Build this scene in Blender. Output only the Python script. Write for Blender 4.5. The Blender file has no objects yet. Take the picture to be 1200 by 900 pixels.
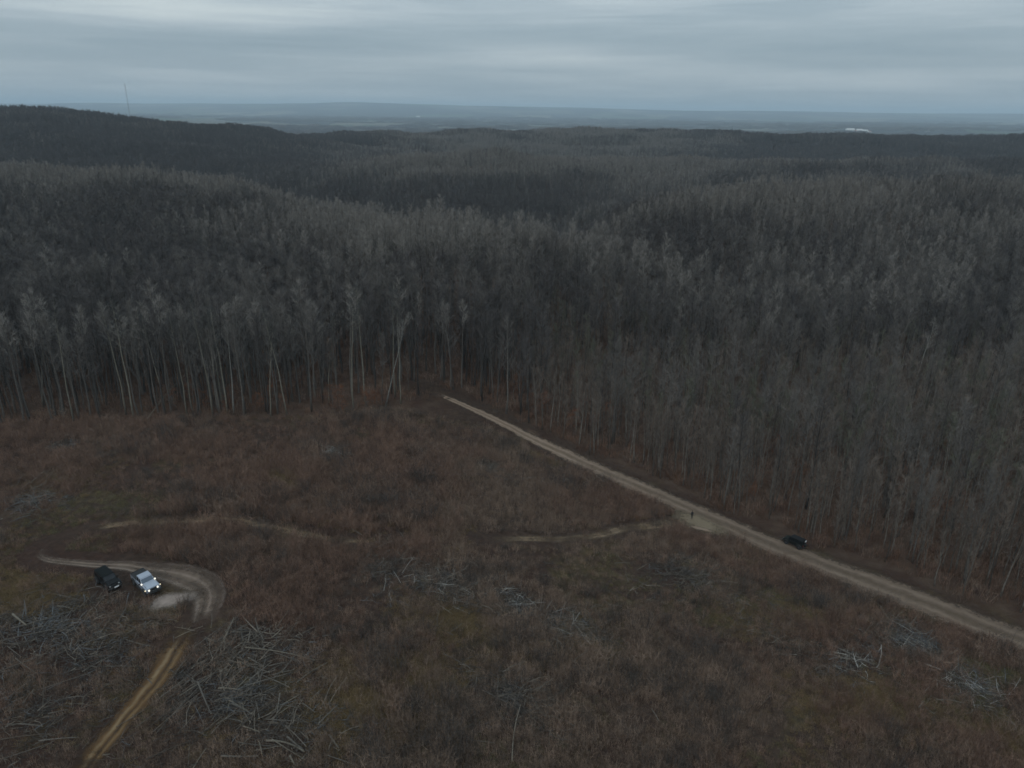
import bpy, bmesh, math, random
import numpy as np
from mathutils import Vector, Matrix

R = math.radians
rng = np.random.default_rng(11)
random.seed(11)
S = bpy.context.scene
COL = S.collection

# ------------------------------------------------------------------ camera, sky, sun, exposure
H = 62.0
FPX = 863.0
PITCH, ROLL = R(20.5), R(0.6)
cam = bpy.data.objects.new('camera', bpy.data.cameras.new('camera'))
COL.objects.link(cam)
cam.data.sensor_width = 36.0
cam.data.lens = 36.0 * FPX / 1200.0
cam.data.clip_start, cam.data.clip_end = 1.0, 120000.0
cam.location = (0, 0, H)
cam.rotation_mode = 'QUATERNION'
cam.rotation_quaternion = (Matrix.Rotation(R(90) - PITCH, 4, 'X') @ Matrix.Rotation(ROLL, 4, 'Z')).to_quaternion()
S.camera = cam
S.render.resolution_x, S.render.resolution_y = 1024, 768
S.view_settings.view_transform = 'Standard'
S.view_settings.look = 'None'
S.view_settings.exposure = 0.0
S.view_settings.gamma = 1.0
S.cycles.max_bounces = 5
S.cycles.diffuse_bounces = 2
S.cycles.transparent_max_bounces = 12
S.cycles.volume_bounces = 1
S.cycles.use_denoising = True
S.cycles.filter_width = 1.6

SUN_EL, SUN_ROT = R(38), R(200)
W = bpy.data.worlds.new('World'); S.world = W; W.use_nodes = True
nt = W.node_tree; nt.nodes.clear()


def N(tree, t, **kw):
    n = tree.nodes.new(t)
    for k, v in kw.items():
        if k.startswith('i_'):
            key = k[2:]
            n.inputs[int(key) if key.isdigit() else key].default_value = v
        else:
            setattr(n, k, v)
    return n


def math_(tree, op, a, b=None, clamp=False):
    n = tree.nodes.new('ShaderNodeMath'); n.operation = op; n.use_clamp = clamp
    for i, v in enumerate((a, b)):
        if v is None: continue
        if isinstance(v, (int, float)): n.inputs[i].default_value = v
        else: tree.links.new(v, n.inputs[i])
    return n.outputs[0]


def mixc(tree, fac, a, b, mode='MIX'):
    n = tree.nodes.new('ShaderNodeMix'); n.data_type = 'RGBA'; n.blend_type = mode
    for i, v in ((0, fac), (6, a), (7, b)):
        if isinstance(v, (int, float)): n.inputs[i].default_value = v
        elif isinstance(v, tuple): n.inputs[i].default_value = (*v, 1) if len(v) == 3 else v
        else: tree.links.new(v, n.inputs[i])
    return n.outputs[2]


def ramp(tree, fac, stops):
    n = tree.nodes.new('ShaderNodeValToRGB')
    e = n.color_ramp.elements
    while len(e) < len(stops): e.new(0.5)
    for el, (p, c) in zip(e, stops):
        el.position = p
        el.color = (c, c, c, 1) if isinstance(c, (int, float)) else (*c, 1)
    tree.links.new(fac, n.inputs[0])
    return n.outputs[0]


sky = N(nt, 'ShaderNodeTexSky'); sky.sky_type = 'NISHITA'; sky.sun_disc = False
sky.sun_elevation, sky.sun_rotation = SUN_EL, SUN_ROT
sky.dust_density = 3.0
tc = N(nt, 'ShaderNodeTexCoord')
sep = N(nt, 'ShaderNodeSeparateXYZ'); nt.links.new(tc.outputs['Generated'], sep.inputs[0])
X, Y, Z = sep.outputs
az = math_(nt, 'ARCTAN2', X, Y)
comb = N(nt, 'ShaderNodeCombineXYZ')
nt.links.new(math_(nt, 'MULTIPLY', az, 2.6), comb.inputs[0])
nt.links.new(math_(nt, 'MULTIPLY', Z, 24.0), comb.inputs[1])
nz = N(nt, 'ShaderNodeTexNoise', i_Scale=1.0, i_Detail=5.0, i_Roughness=0.52)
nt.links.new(comb.outputs[0], nz.inputs['Vector'])
comb2 = N(nt, 'ShaderNodeCombineXYZ', i_2=3.7)
nt.links.new(math_(nt, 'MULTIPLY', az, 5.0), comb2.inputs[0])
nt.links.new(math_(nt, 'MULTIPLY', Z, 90.0), comb2.inputs[1])
nz2 = N(nt, 'ShaderNodeTexNoise', i_Scale=1.0, i_Detail=8.0, i_Roughness=0.62, i_Distortion=.6)
nt.links.new(comb2.outputs[0], nz2.inputs['Vector'])


def cloudlet(a0, e0, wa, we):
    da = math_(nt, 'DIVIDE', math_(nt, 'SUBTRACT', az, a0), wa)
    de = math_(nt, 'DIVIDE', math_(nt, 'SUBTRACT', Z, e0), we)
    r2 = math_(nt, 'ADD', math_(nt, 'MULTIPLY', da, da), math_(nt, 'MULTIPLY', de, de))
    return math_(nt, 'EXPONENT', math_(nt, 'MULTIPLY', r2, -1.0))


# stratus layer: brighter gaps and darker rolls
dens = math_(nt, 'ADD', math_(nt, 'MULTIPLY', nz.outputs[0], 0.55), math_(nt, 'MULTIPLY', nz2.outputs[0], 0.45))
for a0, e0, wa, we, amp in ((-0.36, 0.100, 0.22, 0.016, 0.24), (-0.30, 0.072, 0.24, 0.011, -0.17),
                            (0.04, 0.060, 0.14, 0.008, 0.17), (0.36, 0.074, 0.20, 0.018, -0.13),
                            (0.42, 0.038, 0.26, 0.009, 0.10), (-0.52, 0.052, 0.22, 0.010, -0.07),
                            (0.05, 0.118, 0.30, 0.012, 0.05), (-0.05, 0.085, 0.20, 0.010, -0.06)):
    dens = math_(nt, 'ADD', dens, math_(nt, 'MULTIPLY', cloudlet(a0, e0, wa, we), amp))
cl = ramp(nt, dens, [(0.22, (2.6, 3.42, 3.98)), (0.45, (3.3, 4.1, 4.62)), (0.62, (4.2, 4.95, 5.4)), (0.82, (5.5, 6.2, 6.4))])
# an overcast dome is brighter overhead than at its rim
zen = math_(nt, 'ADD', 0.98, math_(nt, 'MULTIPLY', math_(nt, 'MAXIMUM', Z, 0.0), 1.25))
vm = N(nt, 'ShaderNodeVectorMath', operation='SCALE')
nt.links.new(cl, vm.inputs[0]); nt.links.new(zen, vm.inputs[3])
skyc = mixc(nt, 0.93, sky.outputs[0], vm.outputs[0])
bg = N(nt, 'ShaderNodeBackground', i_Strength=0.10)
nt.links.new(skyc, bg.inputs[0])
wo = N(nt, 'ShaderNodeOutputWorld'); nt.links.new(bg.outputs[0], wo.inputs[0])

sun = bpy.data.objects.new('sun', bpy.data.lights.new('sun', 'SUN'))
COL.objects.link(sun)
sun.data.energy, sun.data.angle, sun.data.color = 0.5, R(25), (1.0, 0.95, 0.88)
sd = Vector((math.sin(SUN_ROT) * math.cos(SUN_EL), math.cos(SUN_ROT) * math.cos(SUN_EL), math.sin(SUN_EL)))
sun.rotation_euler = sd.to_track_quat('Z', 'Y').to_euler()


# ------------------------------------------------------------------ helpers
def tag(o, label=None, cat=None, group=None, kind=None):
    if label: o['label'] = label
    if cat: o['category'] = cat
    if group: o['group'] = group
    if kind: o['kind'] = kind
    return o


def empty(name, loc=(0, 0, 0), rot=(0, 0, 0)):
    o = bpy.data.objects.new(name, None); COL.objects.link(o)
    o.location = loc; o.rotation_euler = rot; o.empty_display_size = 0.3
    return o


def mesh_obj(name, me, parent=None):
    o = bpy.data.objects.new(name, me); COL.objects.link(o)
    if parent: o.parent = parent
    return o


def copy_tree(o, parent=None):
    c = o.copy(); COL.objects.link(c)
    if parent: c.parent = parent
    for ch in o.children: copy_tree(ch, c)
    return c


class MB:
    """collects vertices and faces for one mesh"""
    def __init__(s): s.v = []; s.f = []; s.m = []

    def add(s, v, f, m=0):
        b = len(s.v); s.v.extend([tuple(p) for p in v])
        s.f.extend([tuple(i + b for i in q) for q in f]); s.m.extend([m] * len(f))

    def tube(s, pts, rad, n=5, m=0, cap=True):
        pts = [Vector(p) for p in pts]
        vs, fs = [], []
        for i, p in enumerate(pts):
            t = (pts[min(i + 1, len(pts) - 1)] - pts[max(i - 1, 0)]).normalized()
            a = t.cross(Vector((0.31, 0.87, 0.13)) if abs(t.z) > .5 else Vector((0, 0, 1))).normalized()
            b = t.cross(a)
            for k in range(n):
                w = 2 * math.pi * k / n
                vs.append(p + (a * math.cos(w) + b * math.sin(w)) * rad[i])
        for i in range(len(pts) - 1):
            for k in range(n):
                fs.append((i * n + k, i * n + (k + 1) % n, (i + 1) * n + (k + 1) % n, (i + 1) * n + k))
        if cap:
            fs.append(tuple(range(n))[::-1]); fs.append(tuple((len(pts) - 1) * n + k for k in range(n)))
        s.add(vs, fs, m)

    def blade(s, p, q, w, m=0):
        p = Vector(p); q = Vector(q); d = (q - p)
        a = d.cross(Vector((random.gauss(0, 1), random.gauss(0, 1), random.gauss(0, 1)))).normalized() * w * .5
        s.add([p - a, p + a, q], [(0, 1, 2)], m)

    def box(s, c, d, rz=0, taper=(1, 1), m=0, shift=(0, 0)):
        x, y, z = d[0] / 2, d[1] / 2, d[2] / 2
        vs = []
        for zz, tx, ty, sx, sy in ((-z, 1, 1, 0, 0), (z, taper[0], taper[1], shift[0], shift[1])):
            for xx, yy in ((-x, -y), (x, -y), (x, y), (-x, y)):
                v = Vector((xx * tx + sx, yy * ty + sy, zz)); v.rotate(Matrix.Rotation(rz, 3, 'Z'))
                vs.append(v + Vector(c))
        s.add(vs, [(3, 2, 1, 0), (4, 5, 6, 7), (0, 1, 5, 4), (1, 2, 6, 5), (2, 3, 7, 6), (3, 0, 4, 7)], m)

    def mesh(s, name, mats, smooth=False):
        me = bpy.data.meshes.new(name)
        me.from_pydata(s.v, [], s.f)
        for m in (mats if isinstance(mats, (list, tuple)) else [mats]): me.materials.append(m)
        me.polygons.foreach_set('material_index', s.m)
        if smooth: me.polygons.foreach_set('use_smooth', [True] * len(s.f))
        me.update()
        return me

    def obj(s, name, mats, parent=None, bevel=0, smooth=False, seg=2):
        o = mesh_obj(name, s.mesh(name, mats, smooth), parent)
        if bevel:
            b = o.modifiers.new('bevel', 'BEVEL'); b.width = bevel; b.segments = seg; b.limit_method = 'ANGLE'
        return o


def new_mat(name):
    m = bpy.data.materials.new(name); m.use_nodes = True
    t = m.node_tree
    p = t.nodes['Principled BSDF']
    p.inputs['Roughness'].default_value = .85
    p.inputs['Specular IOR Level'].default_value = .2
    return m, t, p


def var_mat(name, c1, c2, scale=4.0, rough=.85, spec=.2, obj_var=.25, metallic=0):
    m, t, p = new_mat(name)
    tcn = N(t, 'ShaderNodeTexCoord')
    nz = N(t, 'ShaderNodeTexNoise', i_Scale=scale, i_Detail=3.0)
    t.links.new(tcn.outputs['Object'], nz.inputs['Vector'])
    c = mixc(t, ramp(t, nz.outputs[0], [(.3, 0.0), (.7, 1.0)]), c1, c2)
    if obj_var:
        oi = N(t, 'ShaderNodeObjectInfo')
        k = math_(t, 'ADD', 1 - obj_var, math_(t, 'MULTIPLY', oi.outputs['Random'], 2 * obj_var))
        v = N(t, 'ShaderNodeVectorMath', operation='SCALE')
        t.links.new(c, v.inputs[0]); t.links.new(k, v.inputs[3]); c = v.outputs[0]
    t.links.new(c, p.inputs['Base Color'])
    p.inputs['Roughness'].default_value = rough
    p.inputs['Specular IOR Level'].default_value = spec
    p.inputs['Metallic'].default_value = metallic
    return m


# ------------------------------------------------------------------ terrain
def ray(px, py):
    x, y = (px - 600) / FPX, -(py - 450) / FPX
    c, s = math.cos(ROLL), math.sin(ROLL)
    x, y = x * c - y * s, x * s + y * c
    return np.array([x, math.cos(PITCH) + y * math.sin(PITCH), -math.sin(PITCH) + y * math.cos(PITCH)])


def zc(px, py, Yd):
    d = ray(px, py); return H + d[2] / d[1] * Yd


CT = 13.0     # effective canopy height above ground for far crests
PLAIN = -52.0


def col(px, near, crests, last):
    t = ray(px, 130); t = t[0] / t[1]
    a = list(near)
    for Yd, py in crests:
        a.append((Yd, zc(px, py, Yd) - CT) if not isinstance(py, tuple) else (Yd, py[0]))
    Yl = crests[-1][0]
    a += [(Yl * 1.45, last), (3200, PLAIN), (9000, PLAIN + 2)]
    return t, a


cols = []
t0, a0 = col(0, [(10, -2), (90, -1), (140, 0), (240, 1)], [(430, 192), (560, (-16,)), (1000, 121)], 10)
cols.append((-1.3, [(y, z * .8) for y, z in a0])); cols.append((t0, a0))
cols.append(col(150, [(10, -2), (90, 0), (140, 0), (240, 1)], [(430, 197), (560, (-20,)), (1050, 135)], -10))
cols.append(col(300, [(10, -2), (90, 0), (140, 0), (240, -4)], [(400, 208), (540, (-32,)), (1100, 148)], -30))
cols.append(col(420, [(10, -2), (90, -1), (140, -1)], [(320, 226), (425, (-30,)), (720, 178), (850, (-24,)), (1300, 151)], -40))
cols.append(col(520, [(10, -2), (90, -3), (145, -3)], [(255, 258), (350, (-40,)), (720, 172), (860, (-32,)), (1450, 152)], -40))
cols.append(col(600, [(10, -3), (90, -5), (145, -6)], [(240, 268), (345, (-42,)), (740, 175), (900, (-32,)), (1500, 151)], -40))
cols.append(col(750, [(10, -4), (90, -8), (130, -9), (190, -9)], [(345, 217), (470, (-30,)), (780, 183), (960, (-26,)), (1500, 150)], -40))
cols.append(col(900, [(10, -4), (90, -10), (130, -10), (180, -14), (240, -7)], [(370, 213), (500, (-26,)), (760, 186), (940, (-26,)), (1400, 154)], -40))
cols.append(col(1050, [(10, -4), (70, -9), (130, -12), (180, -11), (250, -6)], [(380, 210), (510, (-26,)), (780, 185), (940, (-24,)), (1350, 156)], -40))
cols.append(col(1200, [(10, -4), (70, -8), (130, -10), (250, -5)], [(400, 206), (520, (-26,)), (800, 184), (950, (-24,)), (1300, 158)], -40))
cols.append((1.3, cols[-1][1]))
TT = np.linspace(-1.3, 1.3, 105)
LY = np.linspace(math.log(10), math.log(9000), 240)
G0 = np.array([np.interp(LY, [math.log(y) for y, z in a], [z for y, z in a]) for t, a in cols])
G = np.array([np.interp(TT, [t for t, a in cols], G0[:, j]) for j in range(len(LY))]).T


def blur(A, ax, k):
    ker = np.exp(-.5 * (np.arange(-3 * k, 3 * k + 1) / k) ** 2); ker /= ker.sum()
    return np.apply_along_axis(lambda v: np.convolve(np.pad(v, 3 * k, mode='edge'), ker, 'valid'), ax, A)


G = blur(blur(G, 0, 2), 1, 1)
FR_T = np.array([-1.3] + [ray(px, 130)[0] / ray(px, 130)[1] for px in (0, 60, 250, 330, 430, 520, 600, 700, 800, 1000, 1200)] + [1.3])
FR_Z = np.array([60, 58, 66, 100, 118, 140, 122, 100, 80, 62, 58, 52, 50.])
# fixed random waves
WV = [(rng.uniform(0, 6.28), rng.uniform(0, 6.28), w) for w in (9, 14, 23, 37, 60, 95, 150, 240)]


def T(x, y):
    x = np.asarray(x, float); y = np.asarray(y, float)
    r = np.hypot(x, y)
    yy = np.where(y > 0, np.maximum(y, r * .35), r * .35)
    t = np.clip(x / yy, -1.299, 1.299)
    ly = np.clip(np.log(np.maximum(yy, 10.01)), LY[0], LY[-1] - 1e-6)
    fi = (t - TT[0]) / (TT[1] - TT[0]); i = np.clip(fi.astype(int), 0, len(TT) - 2); fi = fi - i
    fj = (ly - LY[0]) / (LY[1] - LY[0]); j = np.clip(fj.astype(int), 0, len(LY) - 2); fj = fj - j
    z = (G[i, j] * (1 - fi) * (1 - fj) + G[i + 1, j] * fi * (1 - fj) + G[i, j + 1] * (1 - fi) * fj + G[i + 1, j + 1] * fi * fj)
    n = 0
    for a, p, w in WV:
        if w < 30: amp = .05 * w / 9
        else: amp = .012 * w
        fade = np.clip((yy - w * 2.0) / (w * 3), 0, 1) if w > 30 else 1.0
        n = n + amp * fade * np.sin((x * math.cos(a) + y * math.sin(a)) * 6.283 / w + p + 1.3 * np.sin((y * math.cos(a) - x * math.sin(a)) * 6.283 / (w * 1.7)))
    z = z + n * np.clip((9000 - yy) / 4000, .35, 1)
    # low swells of the far plain and the blue hills on the horizon
    far = np.clip((yy - 2800) / 3000, 0, 1)
    z = z + far * (7 * np.sin(x / 900 + 1) * np.sin(y / 1300) + 5 * np.sin(x / 410 + y / 700))
    hz = np.interp(t, FR_T, FR_Z)
    k = np.clip((yy - 9000) / 6500, 0, 1); k = k * k * (3 - 2 * k)
    z = z + k * (hz - PLAIN - 2 + 5 * np.sin(x / 700.) + 3 * np.sin(x / 260. + 2))
    k2 = np.clip((yy - 17500) / 9000, 0, 1)
    return z - k2 * 75


def ground_at(px, py):
    d = ray(px, py); a, b = 20.0, None
    t = 15.0
    while t < 30000:
        p = d * t
        if H + p[2] < float(T(p[0], p[1])): b = t; break
        a = t; t *= 1.03
    if b is None: b = t
    for _ in range(30):
        m = .5 * (a + b); p = d * m
        if H + p[2] < float(T(p[0], p[1])): b = m
        else: a = m
    p = d * b
    return Vector((p[0], p[1], float(T(p[0], p[1]))))


def on(x, y, dz=0.0): return Vector((x, y, float(T(x, y)) + dz))


def vnoise(x, y, sc, seed=0):
    """smooth value noise, numpy"""
    x = np.asarray(x) / sc; y = np.asarray(y) / sc
    xi = np.floor(x).astype(np.int64); yi = np.floor(y).astype(np.int64)
    fx = x - xi; fy = y - yi; fx = fx * fx * (3 - 2 * fx); fy = fy * fy * (3 - 2 * fy)
    def h(a, b):
        v = np.sin((a * 127.1 + b * 311.7 + seed * 74.7)) * 43758.5453
        return v - np.floor(v)
    return (h(xi, yi) * (1 - fx) + h(xi + 1, yi) * fx) * (1 - fy) + (h(xi, yi + 1) * (1 - fx) + h(xi + 1, yi + 1) * fx) * fy


def px_poly(pts): return np.array([tuple(ground_at(*p).xy) for p in pts])


def dist_poly(x, y, P):
    """distance of points to polyline P and the side (>0 = left of travel)"""
    x = np.asarray(x, float); y = np.asarray(y, float)
    best = np.full(x.shape, 1e9); side = np.zeros(x.shape)
    for (ax, ay), (bx, by) in zip(P[:-1], P[1:]):
        dx, dy = bx - ax, by - ay
        u = np.clip(((x - ax) * dx + (y - ay) * dy) / (dx * dx + dy * dy), 0, 1)
        d = np.hypot(x - ax - u * dx, y - ay - u * dy)
        s = dx * (y - ay) - dy * (x - ax)
        m = d < best
        best = np.where(m, d, best); side = np.where(m, np.sign(s), side)
    return best, side


def in_poly(x, y, P):
    x = np.asarray(x); y = np.asarray(y); c = np.zeros(x.shape, bool)
    j = len(P) - 1
    for i in range(len(P)):
        xi, yi = P[i]; xj, yj = P[j]
        c ^= ((yi > y) != (yj > y)) & (x < (xj - xi) * (y - yi) / (yj - yi + 1e-12) + xi)
        j = i
    return c


def smooth_line(P, n=12):
    P = [Vector((*p, 0)) for p in P]; out = []
    for i in range(len(P) - 1):
        p0, p1, p2, p3 = P[max(i - 1, 0)], P[i], P[i + 1], P[min(i + 2, len(P) - 1)]
        for k in range(n):
            t = k / n
            out.append(.5 * ((2 * p1) + (p2 - p0) * t + (2 * p0 - 5 * p1 + 4 * p2 - p3) * t * t + (3 * p1 - p0 - 3 * p2 + p3) * t ** 3))
    out.append(P[-1])
    return np.array([(p.x, p.y) for p in out])


_p0 = ground_at(523, 466)
ROAD = smooth_line(np.vstack([px_poly([(503, 457), (523, 466), (555, 480), (587, 495), (653, 528), (717, 557), (783, 585), (830, 606),
                                                (880, 628), (950, 656), (1083, 706), (1200, 751)])]))
ROAD = np.vstack([ROAD, ROAD[-1] + (ROAD[-1] - ROAD[-7]) / np.linalg.norm(ROAD[-1] - ROAD[-7]) * np.array([[20.], [60.], [110.]])])
TRACK_R = smooth_line(px_poly([(815, 606), (775, 615), (735, 619), (705, 627), (660, 632), (600, 632), (560, 631)]))
TRACK_L = smooth_line(px_poly([(470, 630), (440, 633), (400, 633), (350, 625), (300, 615), (250, 609), (190, 611), (130, 616), (80, 624)]))
LOOP = smooth_line(px_poly([(66, 636), (46, 648), (60, 657), (100, 661), (150, 664), (200, 673), (232, 684), (243, 700), (238, 722), (226, 745)]))
MUD = smooth_line(px_poly([(226, 728), (215, 746), (203, 766), (190, 787), (168, 816), (141, 849), (116, 879), (99, 905), (84, 930)]))
road_d = lambda x, y: dist_poly(x, y, ROAD)

# forest edge of the clearing: left wood, then the road
EDGE = np.vstack([[(-260, 95)], px_poly([(-60, 505), (0, 500), (100, 494), (180, 492), (250, 490), (330, 488), (400, 485), (460, 480), (500, 474)])])
edge_end = EDGE[-1]
i_r = int(np.argmin(np.hypot(ROAD[:, 0] - edge_end[0], ROAD[:, 1] - edge_end[1])))
CLEAR = np.vstack([EDGE, ROAD[i_r:], [(60, -60), (-300, -60)]])


def forest_mask(x, y):
    d, s = road_d(x, y)
    inside = in_poly(x, y, CLEAR)
    wob = 2.2 * (vnoise(x, y, 7, 3) - .5) * 2
    return (~inside) & (d > np.where(y > 142, 3.6, 6.2) + wob * np.where(y > 142, .4, 1))


# ------------------------------------------------------------------ ground sheet
def ground_mat():
    m, t, p = new_mat('ground_soil')
    geo = N(t, 'ShaderNodeNewGeometry')
    pos = geo.outputs['Position']
    def noise(sc, det=4, rough=.55, off=None, dist=0):
        n = N(t, 'ShaderNodeTexNoise', i_Scale=sc, i_Detail=float(det), i_Roughness=rough, i_Distortion=float(dist))
        if off:
            a = N(t, 'ShaderNodeVectorMath', operation='ADD'); a.inputs[1].default_value = off
            t.links.new(pos, a.inputs[0]); t.links.new(a.outputs[0], n.inputs['Vector'])
        else: t.links.new(pos, n.inputs['Vector'])
        return n.outputs[0]
    red, grey = (0.057, 0.033, 0.024), (0.064, 0.044, 0.032)
    green, tan = (0.097, 0.077, 0.035), (0.187, 0.129, 0.084)
    c = mixc(t, ramp(t, noise(.06), [(.38, 0.), (.62, 1.)]), red, grey)
    c = mixc(t, ramp(t, noise(.075, 4, .6, (40, 7, 0)), [(.56, 0.), (.70, .85)]), c, green)
    c = mixc(t, ramp(t, noise(.13, 5, .6, (9, 70, 0)), [(.60, 0.), (.74, .55)]), c, tan)
    c = mixc(t, ramp(t, noise(1.1, 5, .65), [(.35, 0.55), (.65, 0.)]), c, (0.020, 0.013, 0.011))
    c = mixc(t, ramp(t, noise(3.5, 3, .7, (5, 5, 5)), [(.60, 0.), (.78, .5)]), c, (0.126, 0.087, 0.063))
    # leaf litter under the trees
    at = N(t, 'ShaderNodeAttribute', attribute_name='wood')
    lit = mixc(t, ramp(t, noise(.35, 5), [(.35, 0.), (.65, 1.)]), (0.060, 0.035, 0.025), (0.095, 0.064, 0.046))
    c = mixc(t, at.outputs['Fac'], c, lit)
    # plain: woods, stubble and pasture
    sc = N(t, 'ShaderNodeMapping'); sc.inputs['Scale'].default_value = (1 / 520, 1 / 900, 0)
    t.links.new(pos, sc.inputs[0])
    vo = N(t, 'ShaderNodeTexVoronoi', i_Scale=1.0); vo.inputs['Randomness'].default_value = .85
    t.links.new(sc.outputs[0], vo.inputs['Vector'])
    hs = N(t, 'ShaderNodeSeparateColor'); t.links.new(vo.outputs['Color'], hs.inputs[0])
    fld = ramp(t, hs.outputs[0], [(.0, (.030, .030, .030)), (.50, (.034, .034, .033)), (.62, (.10, .094, .07)), (.76, (.06, .078, .046)), (.90, (.14, .128, .096))])
    t.nodes[-1].color_ramp.interpolation = 'CONSTANT'
    at2 = N(t, 'ShaderNodeAttribute', attribute_name='plain')
    c = mixc(t, at2.outputs['Fac'], c, fld)
    t.links.new(c, p.inputs['Base Color'])
    p.inputs['Roughness'].default_value = .95
    p.inputs['Specular IOR Level'].default_value = .08
    bmp = N(t, 'ShaderNodeBump', i_Strength=.9, i_Distance=.5)
    t.links.new(noise(1.6, 6, .65), bmp.inputs['Height'])
    t.links.new(bmp.outputs[0], p.inputs['Normal'])
    return m


def build_ground():
    ang = np.concatenate([np.linspace(-180, -52, 40)[:-1], np.arange(-52, 52, .3), np.linspace(52, 180, 40)[:-1]])
    ang = np.radians(ang)
    rr = [3.0]
    while rr[-1] < 46000: rr.append(rr[-1] * (1.012 if 45 < rr[-1] < 200 else 1.02 if rr[-1] < 3000 else 1.035) + .05)
    rr = np.array(rr)
    A, Rr = np.meshgrid(ang, rr)
    x = (np.sin(A) * Rr).ravel(); y = (np.cos(A) * Rr).ravel()
    z = T(x, y)
    na, nr = len(ang), len(rr)
    v = np.stack([x, y, z], 1)
    i = np.arange(nr - 1)[:, None] * na + np.arange(na)[None, :]
    j = np.arange(nr - 1)[:, None] * na + (np.arange(na)[None, :] + 1) % na
    f = np.stack([i, i + na, j + na, j], -1).reshape(-1, 4)
    f = f[:, ::-1]
    c = len(v)
    v = np.vstack([v, [(0, 0, float(T(0., 1.)))]])
    me = bpy.data.meshes.new('ground')
    faces = f.tolist() + [(c, k, (k + 1) % na) for k in range(na)]
    me.from_pydata(v.tolist(), [], faces)
    d, s = road_d(v[:, 0], v[:, 1])
    ins = in_poly(v[:, 0], v[:, 1], CLEAR)
    wood = np.where(ins, 0, np.clip((d - 3.5) / 3, 0, 1))
    dE, _ = dist_poly(v[:, 0], v[:, 1], EDGE)
    wood = np.maximum(wood, np.where(ins, np.clip(1 - dE / 9, 0, 1) * .8, 0))
    rad = np.hypot(v[:, 0], v[:, 1])
    plain = np.clip((rad - 2000) / 500, 0, 1)
    for nm, val in (('wood', wood), ('plain', plain)):
        a = me.attributes.new(nm, 'FLOAT', 'POINT'); a.data.foreach_set('value', val.astype(np.float32))
    me.polygons.foreach_set('use_smooth', [True] * len(me.polygons))
    me.materials.append(ground_mat()); me.update()
    tag(mesh_obj('ground', me), 'brown brushy ground of the clearing, the wooded hills and the far plain', kind='structure')


build_ground()


# ------------------------------------------------------------------ dirt road, track, ruts
def dirt_mat(name, base, light, verge, ruts, edge=.32, wet=0.0, patchy=0.0, rough=.55, wobk=.16, grad=0):
    """u across 0..1 in UV.x, metres along in UV.y"""
    m, t, p = new_mat(name)
    uv = N(t, 'ShaderNodeUVMap'); s = N(t, 'ShaderNodeSeparateXYZ'); t.links.new(uv.outputs[0], s.inputs[0])
    geo = N(t, 'ShaderNodeNewGeometry')
    def noise(sc, det=4, rough=.6):
        n = N(t, 'ShaderNodeTexNoise', i_Scale=sc, i_Detail=float(det), i_Roughness=rough)
        t.links.new(geo.outputs['Position'], n.inputs['Vector']); return n.outputs[0]
    wob = math_(t, 'MULTIPLY', math_(t, 'SUBTRACT', noise(.35), .5), wobk)
    u = math_(t, 'ADD', s.outputs[0], wob)
    c = mixc(t, ramp(t, noise(1.3), [(.3, 0.), (.7, 1.)]), base, light)
    for u0, w, k, colr in ruts:
        q = math_(t, 'DIVIDE', math_(t, 'SUBTRACT', u, u0), w)
        g = math_(t, 'EXPONENT', math_(t, 'MULTIPLY', math_(t, 'MULTIPLY', q, q), -1.0))
        c = mixc(t, math_(t, 'MULTIPLY', math_(t, 'MULTIPLY', g, k), ramp(t, noise(.5, 3), [(.25, .35), (.7, 1.)])), c, colr)
    if grad:
        gk = ramp(t, math_(t, 'ADD', math_(t, 'DIVIDE', s.outputs[1], 100.0), math_(t, 'MULTIPLY', math_(t, 'SUBTRACT', noise(.12, 3), .5), .3)), [(.12, grad), (.8, 1.0)])
        gs = N(t, 'ShaderNodeVectorMath', operation='SCALE'); t.links.new(c, gs.inputs[0]); t.links.new(math_(t, 'MULTIPLY', gk, 1.0), gs.inputs[3]); c = gs.outputs[0]
    e = math_(t, 'MULTIPLY', math_(t, 'ABSOLUTE', math_(t, 'SUBTRACT', u, .5)), 2.0)
    e2 = math_(t, 'ADD', e, math_(t, 'MULTIPLY', math_(t, 'SUBTRACT', noise(1.0, 5, .7), .5), rough))
    c = mixc(t, ramp(t, e2, [(.55, 0.), (.85, .9)]), c, verge)
    t.links.new(c, p.inputs['Base Color'])
    p.inputs['Roughness'].default_value = .9 - .35 * wet
    al = ramp(t, e2, [(1 - edge, 1.), (1.0 - edge * .25, 0.)])
    if patchy:
        al = math_(t, 'MULTIPLY', al, ramp(t, noise(.22, 3, .5), [(.50 - .3 * patchy, .1), (.62, 1.)]))
    en = N(t, 'ShaderNodeAttribute', attribute_name='ends')
    al = math_(t, 'MULTIPLY', al, ramp(t, math_(t, 'ADD', en.outputs['Fac'], math_(t, 'MULTIPLY', math_(t, 'SUBTRACT', noise(.8, 4), .5), .9)), [(.25, 0.), (.75, 1.)]))
    t.links.new(al, p.inputs['Alpha'])
    b = N(t, 'ShaderNodeBump', i_Strength=.6, i_Distance=.15); t.links.new(noise(4, 5), b.inputs['Height']); t.links.new(b.outputs[0], p.inputs['Normal'])
    return m


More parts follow.
